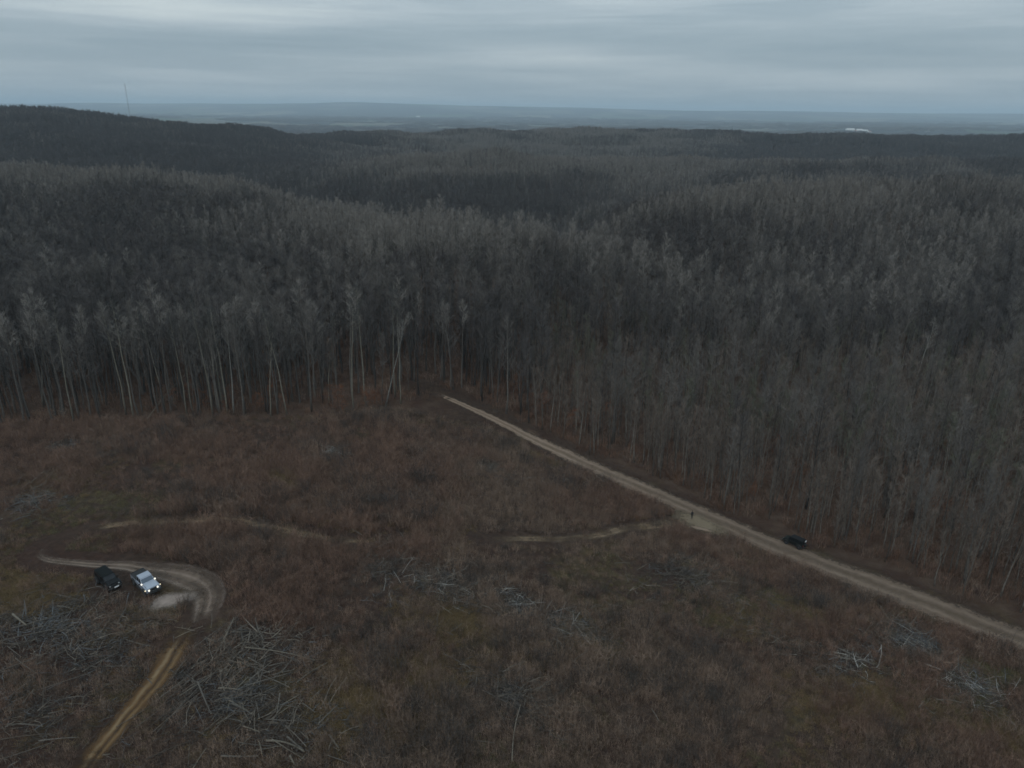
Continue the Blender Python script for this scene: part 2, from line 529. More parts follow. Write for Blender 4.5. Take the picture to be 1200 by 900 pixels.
def ribbon(name, P, width, mat, dz, nu=10, label=None, lip=0.0):
    P = np.asarray(P); seg = np.hypot(*np.diff(P, axis=0).T); L = np.concatenate([[0], np.cumsum(seg)])
    n = max(int(L[-1] / .8), 4); s = np.linspace(0, L[-1], n)
    x = np.interp(s, L, P[:, 0]); y = np.interp(s, L, P[:, 1])
    dx, dy = np.gradient(x), np.gradient(y); q = np.hypot(dx, dy); nx, ny = dy / q, -dx / q
    w = width if np.isscalar(width) else np.interp(s / L[-1], np.linspace(0, 1, len(width)), width)
    u = np.linspace(0, 1, nu + 1)
    vx = x[:, None] + nx[:, None] * (u - .5)[None] * np.broadcast_to(np.atleast_1d(w), (n,))[:, None]
    vy = y[:, None] + ny[:, None] * (u - .5)[None] * np.broadcast_to(np.atleast_1d(w), (n,))[:, None]
    vz = T(vx, vy) + dz
    v = np.stack([vx, vy, vz], -1).reshape(-1, 3)
    k = nu + 1
    f = [(i * k + j, i * k + j + 1, (i + 1) * k + j + 1, (i + 1) * k + j) for i in range(n - 1) for j in range(nu)]
    me = bpy.data.meshes.new(name); me.from_pydata(v.tolist(), [], f)
    ea = me.attributes.new('ends', 'FLOAT', 'POINT'); ea.data.foreach_set('value', np.repeat(np.clip(np.minimum(s, L[-1] - s) / 8.0, 0, 1.6), nu + 1).astype(np.float32))
    uvl = me.uv_layers.new(name='UVMap')
    li = np.empty(len(me.loops), int); me.loops.foreach_get('vertex_index', li)
    UV = np.stack([np.tile(u, n), np.repeat(s, k)], 1)[li]
    uvl.data.foreach_set('uv', UV.ravel().astype(np.float32))
    me.polygons.foreach_set('use_smooth', [True] * len(f))
    me.materials.append(mat); me.update()
    o = mesh_obj(name, me); tag(o, label, kind='structure'); return o


ribbon('road', ROAD, [1.4, 3.6, 6.2, 7.6, 8.2, 8.8, 9, 9, 9, 9, 9, 9], dirt_mat('road_dirt', (0.099, 0.070, 0.050), (0.142, 0.102, 0.075), (0.065, 0.046, 0.029),
       [(.34, .05, .8, (0.202, 0.150, 0.112)), (.64, .05, .8, (0.206, 0.154, 0.115)), (.49, .05, .7, (0.073, 0.053, 0.032)), (.80, .03, .6, (0.146, 0.105, 0.072))], edge=.5, rough=.85, wobk=.2, grad=1.55), .035,
       label='pale tan dirt road running along the edge of the wood')
track_m = dirt_mat('track_dirt', (0.100, 0.068, 0.043), (0.152, 0.107, 0.068), (0.079, 0.058, 0.037),
       [(.35, .07, .8, (0.211, 0.150, 0.098)), (.65, .07, .8, (0.185, 0.131, 0.083))], edge=.7, patchy=.6)
track_f = dirt_mat('track_faint', (0.108, 0.073, 0.045), (0.163, 0.114, 0.070), (0.085, 0.064, 0.038),
       [(.35, .07, .8, (0.215, 0.154, 0.097)), (.65, .07, .8, (0.190, 0.132, 0.080))], edge=.7, patchy=.35)
ribbon('side_track', TRACK_R, [6.5, 4.8, 3.6, 3.0, 3.0, 2.6, 2.4], track_m, .05, label='worn tan track leaving the road into the clearing')
ribbon('side_track', TRACK_L, [2.2, 2.4, 2.6, 2.8, 3.0, 3.0, 3.0, 2.8], track_f, .05, label='faint worn track curving across the left of the clearing')
ribbon('parking_loop', LOOP, [1.5, 1.8, 2.2, 2.6, 3.6, 5.8, 7.4, 7.2, 5.5, 3.5], dirt_mat('loop_dirt', (0.111, 0.078, 0.060), (0.152, 0.114, 0.085), (0.088, 0.064, 0.046),
       [(.16, .035, .95, (0.465, 0.367, 0.316)), (.30, .03, .9, (0.079, 0.057, 0.044)), (.44, .035, .6, (0.348, 0.267, 0.215)), (.56, .03, .9, (0.073, 0.055, 0.042)), (.70, .04, .8, (0.320, 0.254, 0.209)), (.82, .03, .8, (0.088, 0.064, 0.051))], edge=.7, patchy=1.1, wobk=.04), .062,
       label='curving tyre ruts of the turning loop beside the parked vehicles')
ribbon('mud_track', MUD, [3.6, 4.6, 5.2, 5.0, 4.0, 3.8, 3.8, 4.0], dirt_mat('mud_orange', (.070, .036, .013), (.115, .060, .022), (.034, .023, .015),
       [(.60, .06, .95, (.21, .145, .08)), (.46, .045, .9, (.030, .019, .011)), (.36, .05, .85, (.165, .105, .05)), (.22, .05, .9, (.030, .020, .012)), (.78, .05, .9, (.038, .024, .014))], edge=.4, wet=.4, rough=.7, wobk=.2), .05,
       label='orange muddy wheel track running down towards the viewer')


def patch(name, px, rx, ry, rot, mat, dz, label):
    c = ground_at(*px); mb = []
    nr, na = 10, 40
    v = [(c.x, c.y, float(T(c.x, c.y)) + dz)]; uv = [(.5, 0)]
    for i in range(1, nr + 1):
        for k in range(na):
            a = 2 * math.pi * k / na
            x = math.cos(a) * rx * i / nr; y = math.sin(a) * ry * i / nr
            X_ = c.x + x * math.cos(rot) - y * math.sin(rot); Y_ = c.y + x * math.sin(rot) + y * math.cos(rot)
            v.append((X_, Y_, float(T(X_, Y_)) + dz)); uv.append((.5 + .5 * i / nr, k))
    f = [(0, 1 + k, 1 + (k + 1) % na) for k in range(na)]
    for i in range(nr - 1):
        for k in range(na):
            a, b = 1 + i * na + k, 1 + i * na + (k + 1) % na
            f.append((a, a + na, b + na, b))
    me = bpy.data.meshes.new(name); me.from_pydata(v, [], f)
    ea = me.attributes.new('ends', 'FLOAT', 'POINT'); ea.data.foreach_set('value', np.full(len(v), 1.6, np.float32))
    l = me.uv_layers.new(name='UVMap')
    for lp in me.loops: l.data[lp.index].uv = uv[lp.vertex_index]
    me.polygons.foreach_set('use_smooth', [True] * len(f))
    me.materials.append(mat); tag(mesh_obj(name, me), label, kind='structure')


gravel = dirt_mat('gravel_pale', (0.197, 0.157, 0.132), (0.290, 0.234, 0.202), (0.104, 0.078, 0.060), [], edge=.75)
verge_m = dirt_mat('verge_grass', (.150, .116, .076), (.195, .152, .104), (.095, .070, .044), [(.3, .1, .6, (.10, .088, .05))], edge=.75)
patch('gravel_patch', (199, 704), 5.4, 2.5, R(10), gravel, .078, 'pale gravel patch in front of the pickup')
patch('junction_verge', (820, 613), 8.5, 4.0, R(-35), verge_m, .056, 'trodden grassy verge where the track meets the road')
patch('sandy_spot', (822, 620), 3.6, .9, R(-12), dirt_mat('sand_pale', (0.182, 0.131, 0.095), (0.236, 0.174, 0.126), (0.129, 0.094, 0.054), [], edge=.6), .07, 'pale sandy spot beside the road junction')


# ------------------------------------------------------------------ instanced stuff (many too small to count)
def stuff(name, variants, pts, idx, rot, scl, label, cat=None):
    """one object: its mesh holds the few variants and the points they stand on"""
    vs, fs, ms, pid, mats = [], [], [], [], []
    for k, (V, F, M, mm) in enumerate(variants):
        b = sum(len(a) for a in vs); mb = len(mats)
        vs.append(np.asarray(V, np.float32)); fs += [tuple(i + b for i in q) for q in F]; ms += [i + mb for i in M]
        pid.append(np.full(len(V), k)); mats += mm
    nb = sum(len(a) for a in vs)
    me = bpy.data.meshes.new(name)
    me.from_pydata(np.vstack(vs + [np.asarray(pts, np.float32)]).tolist(), [], fs)
    for mm in mats: me.materials.append(mm)
    me.polygons.foreach_set('material_index', ms)
    n = len(pts)
    def attr(nm, typ, key, val):
        a = me.attributes.new(nm, typ, 'POINT'); a.data.foreach_set(key, np.ascontiguousarray(val).ravel())
    attr('pid', 'INT', 'value', np.concatenate(pid + [np.full(n, -1)]).astype(np.int32))
    attr('idx', 'INT', 'value', np.concatenate([np.full(nb, -1), idx]).astype(np.int32))
    attr('rot', 'FLOAT_VECTOR', 'vector', np.vstack([np.zeros((nb, 3)), rot]).astype(np.float32))
    attr('scl', 'FLOAT_VECTOR', 'vector', np.vstack([np.ones((nb, 3)), scl]).astype(np.float32))
    me.update()
    g = bpy.data.node_groups.new(name, 'GeometryNodeTree')
    g.interface.new_socket('Geometry', in_out='INPUT', socket_type='NodeSocketGeometry')
    g.interface.new_socket('Geometry', in_out='OUTPUT', socket_type='NodeSocketGeometry')
    gi, go = g.nodes.new('NodeGroupInput'), g.nodes.new('NodeGroupOutput')
    join = g.nodes.new('GeometryNodeJoinGeometry')
    def named(nm, typ):
        a = g.nodes.new('GeometryNodeInputNamedAttribute'); a.data_type = typ; a.inputs[0].default_value = nm
        return a.outputs[0]
    def eq(src, k):
        c = g.nodes.new('FunctionNodeCompare'); c.data_type = 'INT'; c.operation = 'EQUAL'
        g.links.new(src, c.inputs[2]); c.inputs[3].default_value = k; return c.outputs[0]
    pa, ia, ra, sa = named('pid', 'INT'), named('idx', 'INT'), named('rot', 'FLOAT_VECTOR'), named('scl', 'FLOAT_VECTOR')
    e2r = g.nodes.new('FunctionNodeEulerToRotation'); g.links.new(ra, e2r.inputs[0])
    for k in range(len(variants)):
        sp = g.nodes.new('GeometryNodeSeparateGeometry'); sp.domain = 'POINT'
        g.links.new(gi.outputs[0], sp.inputs[0]); g.links.new(eq(pa, k), sp.inputs[1])
        sq = g.nodes.new('GeometryNodeSeparateGeometry'); sq.domain = 'POINT'
        g.links.new(gi.outputs[0], sq.inputs[0]); g.links.new(eq(ia, k), sq.inputs[1])
        m2p = g.nodes.new('GeometryNodeMeshToPoints'); g.links.new(sq.outputs[0], m2p.inputs[0])
        ip = g.nodes.new('GeometryNodeInstanceOnPoints')
        g.links.new(m2p.outputs[0], ip.inputs['Points']); g.links.new(sp.outputs[0], ip.inputs['Instance'])
        g.links.new(e2r.outputs[0], ip.inputs['Rotation']); g.links.new(sa, ip.inputs['Scale'])
        g.links.new(ip.outputs[0], join.inputs[0])
    g.links.new(join.outputs[0], go.inputs[0])
    o = mesh_obj(name, me)
    md = o.modifiers.new('scatter', 'NODES'); md.node_group = g
    tag(o, label, cat, kind='stuff')
    return o


# ------------------------------------------------------------------ trees
bark_pale = var_mat('bark_pale', (0.127, 0.117, 0.093), (0.211, 0.193, 0.157), 3, obj_var=.25)
bark_grey = var_mat('bark_grey', (0.071, 0.064, 0.056), (0.118, 0.106, 0.094), 3, obj_var=.3)
bark_dark = var_mat('bark_dark', (.035, .031, .028), (.06, .053, .047), 3, obj_var=.3)
twig_pale = var_mat('twig_pale', (0.189, 0.174, 0.157), (0.261, 0.238, 0.211), .6, obj_var=.15)
twig_grey = var_mat('twig_grey', (0.112, 0.101, 0.093), (0.159, 0.144, 0.130), .6, obj_var=.18)
twig_brown = var_mat('twig_brown', (0.124, 0.098, 0.080), (0.175, 0.141, 0.116), .6, obj_var=.22)
twig_dark = var_mat('twig_dark', (0.070, 0.063, 0.061), (0.104, 0.093, 0.087), .6, obj_var=.18)
bark_pole = var_mat('bark_pole', (.070, .060, .050), (.16, .142, .122), 1.5, obj_var=.55)
twig_olive = var_mat('twig_olive', (.088, .092, .062), (.125, .127, .088), .6, obj_var=.3)
twig_edge = var_mat('twig_edge', (0.046, 0.047, 0.044), (0.068, 0.068, 0.064), .6, obj_var=.25)
leaf_rust = var_mat('leaf_rust', (.115, .048, .026), (.17, .075, .038), 3, obj_var=.3)


def tree_mb(h, r, base, spread, nl, nt_, tw, lean=0.0, up=.75, kink=.12, seed=0, fork=False):
    """trunk builder (stem and limbs) and crown builder (twigs)"""
    random.seed(seed)
    tr, cr = MB(), MB()
    n = 7; a = random.uniform(0, 6.28)
    pts = []
    ox = oy = 0
    for i in range(n + 1):
        f = i / n
        pts.append(Vector((lean * h * f * f * math.cos(a) + ox, lean * h * f * f * math.sin(a) + oy, h * .96 * f - (.5 if i == 0 else 0))))
        ox += random.gauss(0, kink); oy += random.gauss(0, kink)
    rad = [r * (1.25 if i == 0 else 1) * (1 - .9 * (i / n) ** 1.15) + .012 for i in range(n + 1)]
    tr.tube(pts, rad, 6)
    def at(f):
        q = min(f * n, n - .001); i = int(q); return pts[i].lerp(pts[i + 1], q - i), r * (1 - .9 * f ** 1.15)
    for k in range(nl):
        f = base + (1 - base) * ((k + random.random()) / nl) ** .9 * .97
        p, rr = at(f)
        b = random.uniform(0, 6.28)
        env = (1 - ((f - base) / (1 - base)) ** 1.6) * .8 + .25
        L = spread * env * random.uniform(.7, 1.2)
        e = up + random.uniform(-.2, .25)
        dirv = Vector((math.cos(b) * math.cos(e), math.sin(b) * math.cos(e), math.sin(e)))
        mid = p + dirv * L * .5 + Vector((random.gauss(0, .12), random.gauss(0, .12), 0)) * L * .3
        end = p + dirv * L + Vector((0, 0, .18 * L))
        lr = max(rr * .42, .025) * (1.5 if fork and k < 3 else 1)
        tr.tube([p, mid, end], [lr, lr * .65, lr * .22], 3, cap=False)
        for q in range(nt_):
            g = random.random() ** .7
            s = p.lerp(mid, g * 2) if g < .5 else mid.lerp(end, g * 2 - 1)
            tb, te = random.uniform(0, 6.28), random.gauss(.75, .45)
            TL = random.uniform(.5, 1.25) * (.35 + .25 * spread) * (1.1 - .35 * g)
            tip = s + (dirv * .5 + Vector((math.cos(tb) * math.cos(te), math.sin(tb) * math.cos(te), math.sin(te)))) * TL
            cr.blade(s, tip, tw * random.uniform(.6, 1.3))
            if q % 2 == 0:
                s2 = s.lerp(tip, .5)
                tip2 = s2 + Vector((random.gauss(0, .5), random.gauss(0, .5), random.gauss(.6, .3))) * TL * .6
                cr.blade(s2, tip2, tw * .75)
    for q in range(nt_ * 2):           # leader
        p, rr = at(random.uniform(.8, 1)); tb = random.uniform(0, 6.28)
        cr.blade(p, p + Vector((math.cos(tb) * .5, math.sin(tb) * .5, 1.0)) * random.uniform(.6, 1.5), tw)
    return tr, cr


KINDS = {   # height, stem radius, crown base, spread, limbs, twigs, twig width, lean, up
    'aspen':  [dict(h=25, r=.16, base=.62, spread=2.4, nl=17, nt_=15, tw=.055, up=.8, lean=.02),
               dict(h=23, r=.14, base=.66, spread=2.6, nl=14, nt_=15, tw=.055, up=.9, lean=.05),
               dict(h=26, r=.18, base=.58, spread=2.8, nl=19, nt_=15, tw=.055, up=.7, lean=.03),
               dict(h=21, r=.13, base=.60, spread=2.4, nl=13, nt_=14, tw=.05, up=.95, lean=.09)],
    'hardwood': [dict(h=21, r=.17, base=.40, spread=3.4, nl=22, nt_=17, tw=.055, up=.8, lean=.03),
                 dict(h=18.5, r=.14, base=.36, spread=3.0, nl=21, nt_=16, tw=.055, up=.85, lean=.04),
                 dict(h=22.5, r=.19, base=.42, spread=4.0, nl=24, nt_=17, tw=.055, up=.75, lean=.02)],
    'pole':   [dict(h=12.5, r=.09, base=.34, spread=2.0, nl=16, nt_=10, tw=.045, up=.85, lean=.03),
               dict(h=10, r=.075, base=.28, spread=1.8, nl=15, nt_=10, tw=.045, up=.9, lean=.04),
               dict(h=14.5, r=.105, base=.40, spread=2.2, nl=16, nt_=10, tw=.045, up=.9, lean=.02)],
}
LOOKS = {'aspen': (bark_pale, twig_edge), 'hardwood': (bark_grey, twig_grey), 'pole': (bark_pole, twig_brown)}
PROTO = {}
sd_ = 100
for kname, lst in KINDS.items():
    PROTO[kname] = []
    for d in lst:
        sd_ += 1
        PROTO[kname].append((d, *tree_mb(seed=sd_, **d)))


def both(tr, cr):
    V = tr.v + cr.v; b = len(tr.v)
    F = tr.f + [tuple(i + b for i in q) for q in cr.f]
    return V, F, [0] * len(tr.f) + [1] * len(cr.f)


# every tree position of the forest
def forest_points():
    out = []
    for y0, y1, per_ha in ((40, 180, 1500), (180, 330, 1500), (330, 620, 1500), (620, 1050, 1100), (1050, 1900, 640)):
        # area of the ring sector in x/y space with margin
        wmax = .80 if y1 > 300 else 1.05
        area = wmax * 2 * (y1 ** 2 - y0 ** 2) / 2 + 60 * (y1 - y0)
        n = int(area / 1e4 * per_ha)
        yy = np.sqrt(rng.uniform(y0 ** 2, y1 ** 2, n)); xx = rng.uniform(-1, 1, n) * (wmax * yy + 30)
        out.append(np.stack([xx, yy], 1))
    P = np.vstack(out)
    keep = forest_mask(P[:, 0], P[:, 1])
    dens = vnoise(P[:, 0], P[:, 1], 28, 5) * .6 + vnoise(P[:, 0], P[:, 1], 9, 6) * .4
    keep &= dens + rng.uniform(0, .5, len(P)) > .30
    lft = (P[:, 0] < -10) & (P[:, 1] < 200)
    keep &= ~lft | (rng.random(len(P)) < .62)
    keep &= ~((P[:, 1] > 1650) & (T(P[:, 0], P[:, 1]) < -38))
    return P[keep]


FP = forest_points()
fz = T(FP[:, 0], FP[:, 1])
dE, _ = dist_poly(FP[:, 0], FP[:, 1], EDGE)
dR, sR = road_d(FP[:, 0], FP[:, 1])
right = (sR > 0) & (FP[:, 1] < 175) | (FP[:, 0] > 20)
# stand type, with relief shading put into its tone: 0 pale aspen, 1 grey hardwood, 2 dark hardwood, 3 young poles
fx, fy = FP[:, 0], FP[:, 1]; tt = fx / fy
n1 = vnoise(fx, fy, 60, 1) * .6 + vnoise(fx, fy, 24, 12) * .4; n2 = vnoise(fx, fy, 130, 2) * .6 + vnoise(fx, fy, 50, 13) * .4
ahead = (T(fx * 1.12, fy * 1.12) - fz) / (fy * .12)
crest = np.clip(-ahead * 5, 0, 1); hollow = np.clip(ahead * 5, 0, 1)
pxl = lambda p: ray(p, 135)[0] / ray(p, 135)[1]


def zone(p0, p1, y0, y1, soft=.25):
    a, b = pxl(p0), pxl(p1); w = (b - a) * soft; q = (y1 - y0) * soft
    return np.clip((tt - a) / w, 0, 1) * np.clip((b - tt) / w, 0, 1) * np.clip((fy - y0) / q, 0, 1) * np.clip((y1 - fy) / q, 0, 1)


px_c = [0, 150, 300, 420, 520, 600, 750, 900, 1050, 1200]
t_c = [pxl(p) for p in px_c]
q1 = fy / np.interp(tt, t_c, [430, 430, 400, 320, 255, 240, 345, 370, 380, 400])
q2 = fy / np.interp(tt, t_c, [1000, 1050, 1100, 720, 720, 740, 780, 760, 785, 800])
bump = lambda q, c, w: np.exp(-((q - c) / w) ** 2)
mid = np.interp(tt, [pxl(340), pxl(480), pxl(740), pxl(960)], [0, 1, 1, 0])
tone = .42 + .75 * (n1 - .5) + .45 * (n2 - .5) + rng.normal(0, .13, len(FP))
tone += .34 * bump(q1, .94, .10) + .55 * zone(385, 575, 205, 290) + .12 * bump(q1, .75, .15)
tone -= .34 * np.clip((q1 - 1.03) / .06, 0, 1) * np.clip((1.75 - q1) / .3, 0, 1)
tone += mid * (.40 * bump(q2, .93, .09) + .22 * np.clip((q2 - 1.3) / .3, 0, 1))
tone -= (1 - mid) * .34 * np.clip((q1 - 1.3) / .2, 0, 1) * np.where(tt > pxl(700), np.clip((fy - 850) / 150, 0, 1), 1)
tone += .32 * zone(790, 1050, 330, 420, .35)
tone -= .30 * hollow * (fy > 150) * (fy < 420)  # relief shade by colour: darker trees picked for the hollows
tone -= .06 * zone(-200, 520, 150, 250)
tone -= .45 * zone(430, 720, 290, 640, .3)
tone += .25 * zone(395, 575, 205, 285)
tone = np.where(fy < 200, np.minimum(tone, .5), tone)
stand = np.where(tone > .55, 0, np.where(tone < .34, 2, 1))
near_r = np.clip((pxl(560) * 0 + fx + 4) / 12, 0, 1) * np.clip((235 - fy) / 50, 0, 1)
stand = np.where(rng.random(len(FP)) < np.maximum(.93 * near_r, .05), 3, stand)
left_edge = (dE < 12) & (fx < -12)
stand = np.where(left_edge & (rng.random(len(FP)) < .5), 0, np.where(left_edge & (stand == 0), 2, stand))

depth = np.where(FP[:, 0] < -12, dE, np.maximum(dR - 6, 0))
rad = np.hypot(FP[:, 0], FP[:, 1])
score = rad + 1.2 * depth
inframe = np.abs(FP[:, 0] / FP[:, 1]) < np.where(FP[:, 1] < 110, .86, .76)
order = np.argsort(np.where(inframe, score, 1e9))
lead = order[:284]
is_lead = np.zeros(len(FP), bool); is_lead[lead] = True
hs = np.clip(1 + rng.normal(0, 1, len(FP)) * np.where(FP[:, 1] > 620, .05, .08), .78, 1.22) * np.interp(FP[:, 1], [150, 260, 500], [1.0, .80, .72])
hs = np.where((stand == 0) & left_edge, hs * 1.0, hs)
rot = np.stack([rng.normal(0, .022, len(FP)), rng.normal(0, .022, len(FP)), rng.uniform(0, 6.28, len(FP))], 1)

# variants for the mass: near set and far set, four looks
far_sets = {
    'pale': [tree_mb(h=22, r=.15, base=.46, spread=2.3, nl=20, nt_=13, tw=.075, up=1.0, seed=301), tree_mb(h=20.5, r=.14, base=.44, spread=2.0, nl=19, nt_=13, tw=.075, up=1.1, seed=302),
             tree_mb(h=21, r=.14, base=.5, spread=2.6, nl=20, nt_=13, tw=.075, up=.9, lean=.02, seed=305)],
    'grey': [tree_mb(h=20, r=.16, base=.36, spread=3.0, nl=22, nt_=14, tw=.075, up=.85, seed=303), tree_mb(h=18.5, r=.14, base=.36, spread=2.7, nl=21, nt_=14, tw=.075, up=.95, seed=304),
             tree_mb(h=21, r=.16, base=.40, spread=3.4, nl=22, nt_=14, tw=.075, up=.75, lean=.02, seed=306)],
}
variants, vindex = [], {}
def addv(key, tr, cr, mats):
    V, F, M = both(tr, cr); vindex.setdefault(key, []).append(len(variants)); variants.append((V, F, M, list(mats)))
for i in range(4): addv('n0', *PROTO['aspen'][i][1:], (bark_grey, twig_pale))
for i in range(3): addv('n1', *PROTO['hardwood'][i][1:], (bark_grey, twig_grey))
for i in range(2): addv('n2', *PROTO['hardwood'][i][1:], (bark_dark, twig_dark))
for i in range(3): addv('n3', *PROTO['pole'][i][1:], (bark_pole, twig_brown))
addv('n3', *PROTO['pole'][0][1:], (bark_pole, twig_grey)); addv('n3', *PROTO['pole'][2][1:], (bark_pole, twig_olive))
for i in range(3): addv('f0', *far_sets['pale'][i], (bark_grey, twig_pale))
for i in range(3): addv('f1', *far_sets['grey'][i], (bark_grey, twig_grey))
for i in range(3): addv('f2', *far_sets['grey'][i], (bark_dark, twig_dark))
vindex['f3'] = vindex['f1']
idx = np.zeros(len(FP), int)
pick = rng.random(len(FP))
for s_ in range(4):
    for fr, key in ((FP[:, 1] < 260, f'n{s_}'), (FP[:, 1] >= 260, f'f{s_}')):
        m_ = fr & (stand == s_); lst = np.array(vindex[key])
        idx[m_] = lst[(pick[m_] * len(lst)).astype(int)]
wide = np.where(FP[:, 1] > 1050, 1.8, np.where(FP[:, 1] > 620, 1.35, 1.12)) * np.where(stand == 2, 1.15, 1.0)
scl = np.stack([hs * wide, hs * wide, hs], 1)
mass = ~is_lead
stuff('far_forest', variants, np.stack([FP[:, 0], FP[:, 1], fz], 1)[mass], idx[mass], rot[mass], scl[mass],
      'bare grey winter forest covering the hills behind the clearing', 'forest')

# individual trees at the front of the wood
pm = {}
for kname, lst in PROTO.items():
    for i, (d, tr, cr) in enumerate(lst):
        b, t_ = LOOKS[kname]
        pm[kname, i] = (tr.mesh('trunk', b, True), cr.mesh('crown', t_))
dark_trunk = [PROTO['hardwood'][i][1].mesh('trunk', bark_dark, True) for i in range(3)]
dark_crown = [PROTO['hardwood'][i][2].mesh('crown', twig_dark) for i in range(3)]


def add_tree(p, tm, cm, rotv, s, label, group):
    r_ = empty('bare_tree', p, rotv); r_.scale = (s, s, s)
    tag(r_, label, 'tree', group)
    mesh_obj('trunk', tm, r_); mesh_obj('crown', cm, r_)
    return r_


LBL = {
    (0, 'L'): ('tall pale trunked bare tree with a high narrow crown at the clearing edge', 'pale trunked trees along the clearing edge'),
    (1, 'L'): ('grey bare hardwood with a wide crown at the back edge of the clearing', 'grey hardwoods along the clearing edge'),
    (2, 'L'): ('dark barked bare hardwood at the back edge of the clearing', 'dark hardwoods along the clearing edge'),
    (3, 'L'): ('slender young bare tree at the back edge of the clearing', 'slender trees along the clearing edge'),
    (0, 'R'): ('pale trunked bare tree with a high narrow crown in the roadside wood', 'pale trunked trees in the roadside wood'),
    (1, 'R'): ('grey bare hardwood with a wide crown in the roadside wood', 'grey hardwoods in the roadside wood'),
    (2, 'R'): ('dark barked bare hardwood in the wood beside the dirt road', 'dark hardwoods in the roadside wood'),
    (3, 'R'): ('slender young brown twigged bare tree in the wood beside the dirt road', 'slender young trees in the roadside wood'),
}
for k in lead:
    s_ = int(stand[k]); side = 'R' if (FP[k, 0] > -8) else 'L'
    lab, grp = LBL[s_, side]
    v_ = int(pick[k] * (4 if s_ == 0 else 3))
    if s_ == 0: tm, cm = pm['aspen', v_]
    elif s_ == 1: tm, cm = pm['hardwood', v_]
    elif s_ == 2: tm, cm = dark_trunk[v_], dark_crown[v_]
    else: tm, cm = pm['pole', v_]
    add_tree((FP[k, 0], FP[k, 1], fz[k]), tm, cm, tuple(rot[k]), hs[k], lab, grp)


def special(px, py, kname, vi, leanv, s, label, bark, twig):
    p = ground_at(px, py); d, tr, cr = PROTO[kname][vi]
    add_tree(p, tr.mesh('trunk', bark, True), cr.mesh('crown', twig), leanv, s, label, None)


bark_white = var_mat('bark_white', (0.111, 0.106, 0.093), (0.255, 0.246, 0.225), 4, obj_var=0)
special(452, 476, 'aspen', 1, (0, R(15), 0), .95, 'whitish tree leaning right over the wood edge left of the road end', bark_white, twig_pale)
special(274, 486, 'aspen', 0, (0, R(3), .6), 1.0, 'pale tree with the brightest upright trunk at the left wood edge', bark_white, twig_pale)
special(50, 478, 'aspen', 3, (0, R(9), 0), 1.05, 'pale tree leaning right at the far left of the wood edge', bark_pale, twig_grey)
special(148, 486, 'aspen', 1, (0, R(-4), 2.0), 1.1, 'pale tree leaning slightly left in the left wood edge', bark_pale, twig_grey)
special(905, 590, 'hardwood', 1, (0, R(-2), 0), .85, 'dark crooked tree standing close behind the road above the dark vehicle', bark_dark, twig_dark)
special(1068, 470, 'aspen', 2, (0, R(2), 0), .9, 'white barked tree alone among brown trees on the right', bark_white, twig_pale)
special(690, 508, 'hardwood', 0, (0, R(4), 1.0), .7, 'dark forked tree just beyond the road bend', bark_dark, twig_dark)

# russet young trees that keep their dead leaves
def sapling_mb(h, seed):
    random.seed(seed); tr, cr = MB(), MB()
    tr.tube([(0, 0, -.3), (.1, 0, h * .5), (.05, .1, h)], [.06, .04, .01], 5)
    for k in range(26):
        z = h * random.uniform(.22, .98); b = random.uniform(0, 6.28); L = (1.15 - z / h) * h * .36 + .4
        e = Vector((math.cos(b) * L, math.sin(b) * L, z + L * .35))
        tr.tube([(.05, .05, z), e], [.018, .005], 3, cap=False)
        for q in range(16):
            s = Vector((.05, .05, z)).lerp(e, random.uniform(.25, 1.05)) + Vector((random.gauss(0, .16), random.gauss(0, .16), random.gauss(0, .14)))
            dd = Vector((random.gauss(0, 1), random.gauss(0, 1), random.gauss(-.3, .6))).normalized() * .2
            a = dd.cross(Vector((random.gauss(0, 1), random.gauss(0, 1), random.gauss(0, 1)))).normalized() * .06
            cr.add([s, s + dd * .5 + a, s + dd, s + dd * .5 - a], [(0, 1, 2, 3)])
    return tr, cr


SAP = [sapling_mb(h, 700 + i) for i, h in enumerate((5.5, 4.2, 7.0))]
SAPM = [(a.mesh('trunk', bark_grey), b.mesh('crown', leaf_rust)) for a, b in SAP]
n_sap = 0
for cx, cy, wpx, hpx, n in ((612, 470, 34, 26, 13), (345, 476, 60, 10, 9), (235, 482, 40, 8, 6), (905, 560, 40, 26, 6), (700, 500, 36, 14, 5), (430, 478, 30, 6, 5), (1120, 600, 80, 40, 5)):
    for q in range(n):
        p = ground_at(cx + random.uniform(-1, 1) * wpx, cy + random.uniform(-1, 1) * hpx)
        if float(road_d(p.x, p.y)[0]) < 5.5: continue
        r_ = empty('russet_sapling', p, (0, 0, random.uniform(0, 6.28))); s = random.uniform(.7, 1.2); r_.scale = (s, s, s)
        tag(r_, 'young tree still holding rusty dead leaves low in the edge of the wood', 'sapling', 'rusty leaved saplings in the wood edge')
        a, b = SAPM[q % 3]; mesh_obj('trunk', a, r_); mesh_obj('crown', b, r_)


# ------------------------------------------------------------------ brush of the clearing
brush_red = var_mat('brush_red', (0.131, 0.079, 0.057), (0.215, 0.137, 0.099), 2, obj_var=.55)
brush_grey = var_mat('brush_grey', (0.147, 0.103, 0.076), (0.257, 0.181, 0.134), 2, obj_var=.55)
brush_rust = var_mat('brush_rust', (.105, .056, .036), (.165, .095, .062), 2, obj_var=.4)
brush_dark = var_mat('brush_dark', (.050, .043, .038), (.080, .070, .062), 2, obj_var=.3)
grass_dry = var_mat('grass_dry', (0.126, 0.087, 0.041), (0.191, 0.134, 0.068), 2, obj_var=.35)
grass_green = var_mat('grass_green', (0.095, 0.082, 0.037), (0.150, 0.128, 0.064), 2, obj_var=.3)


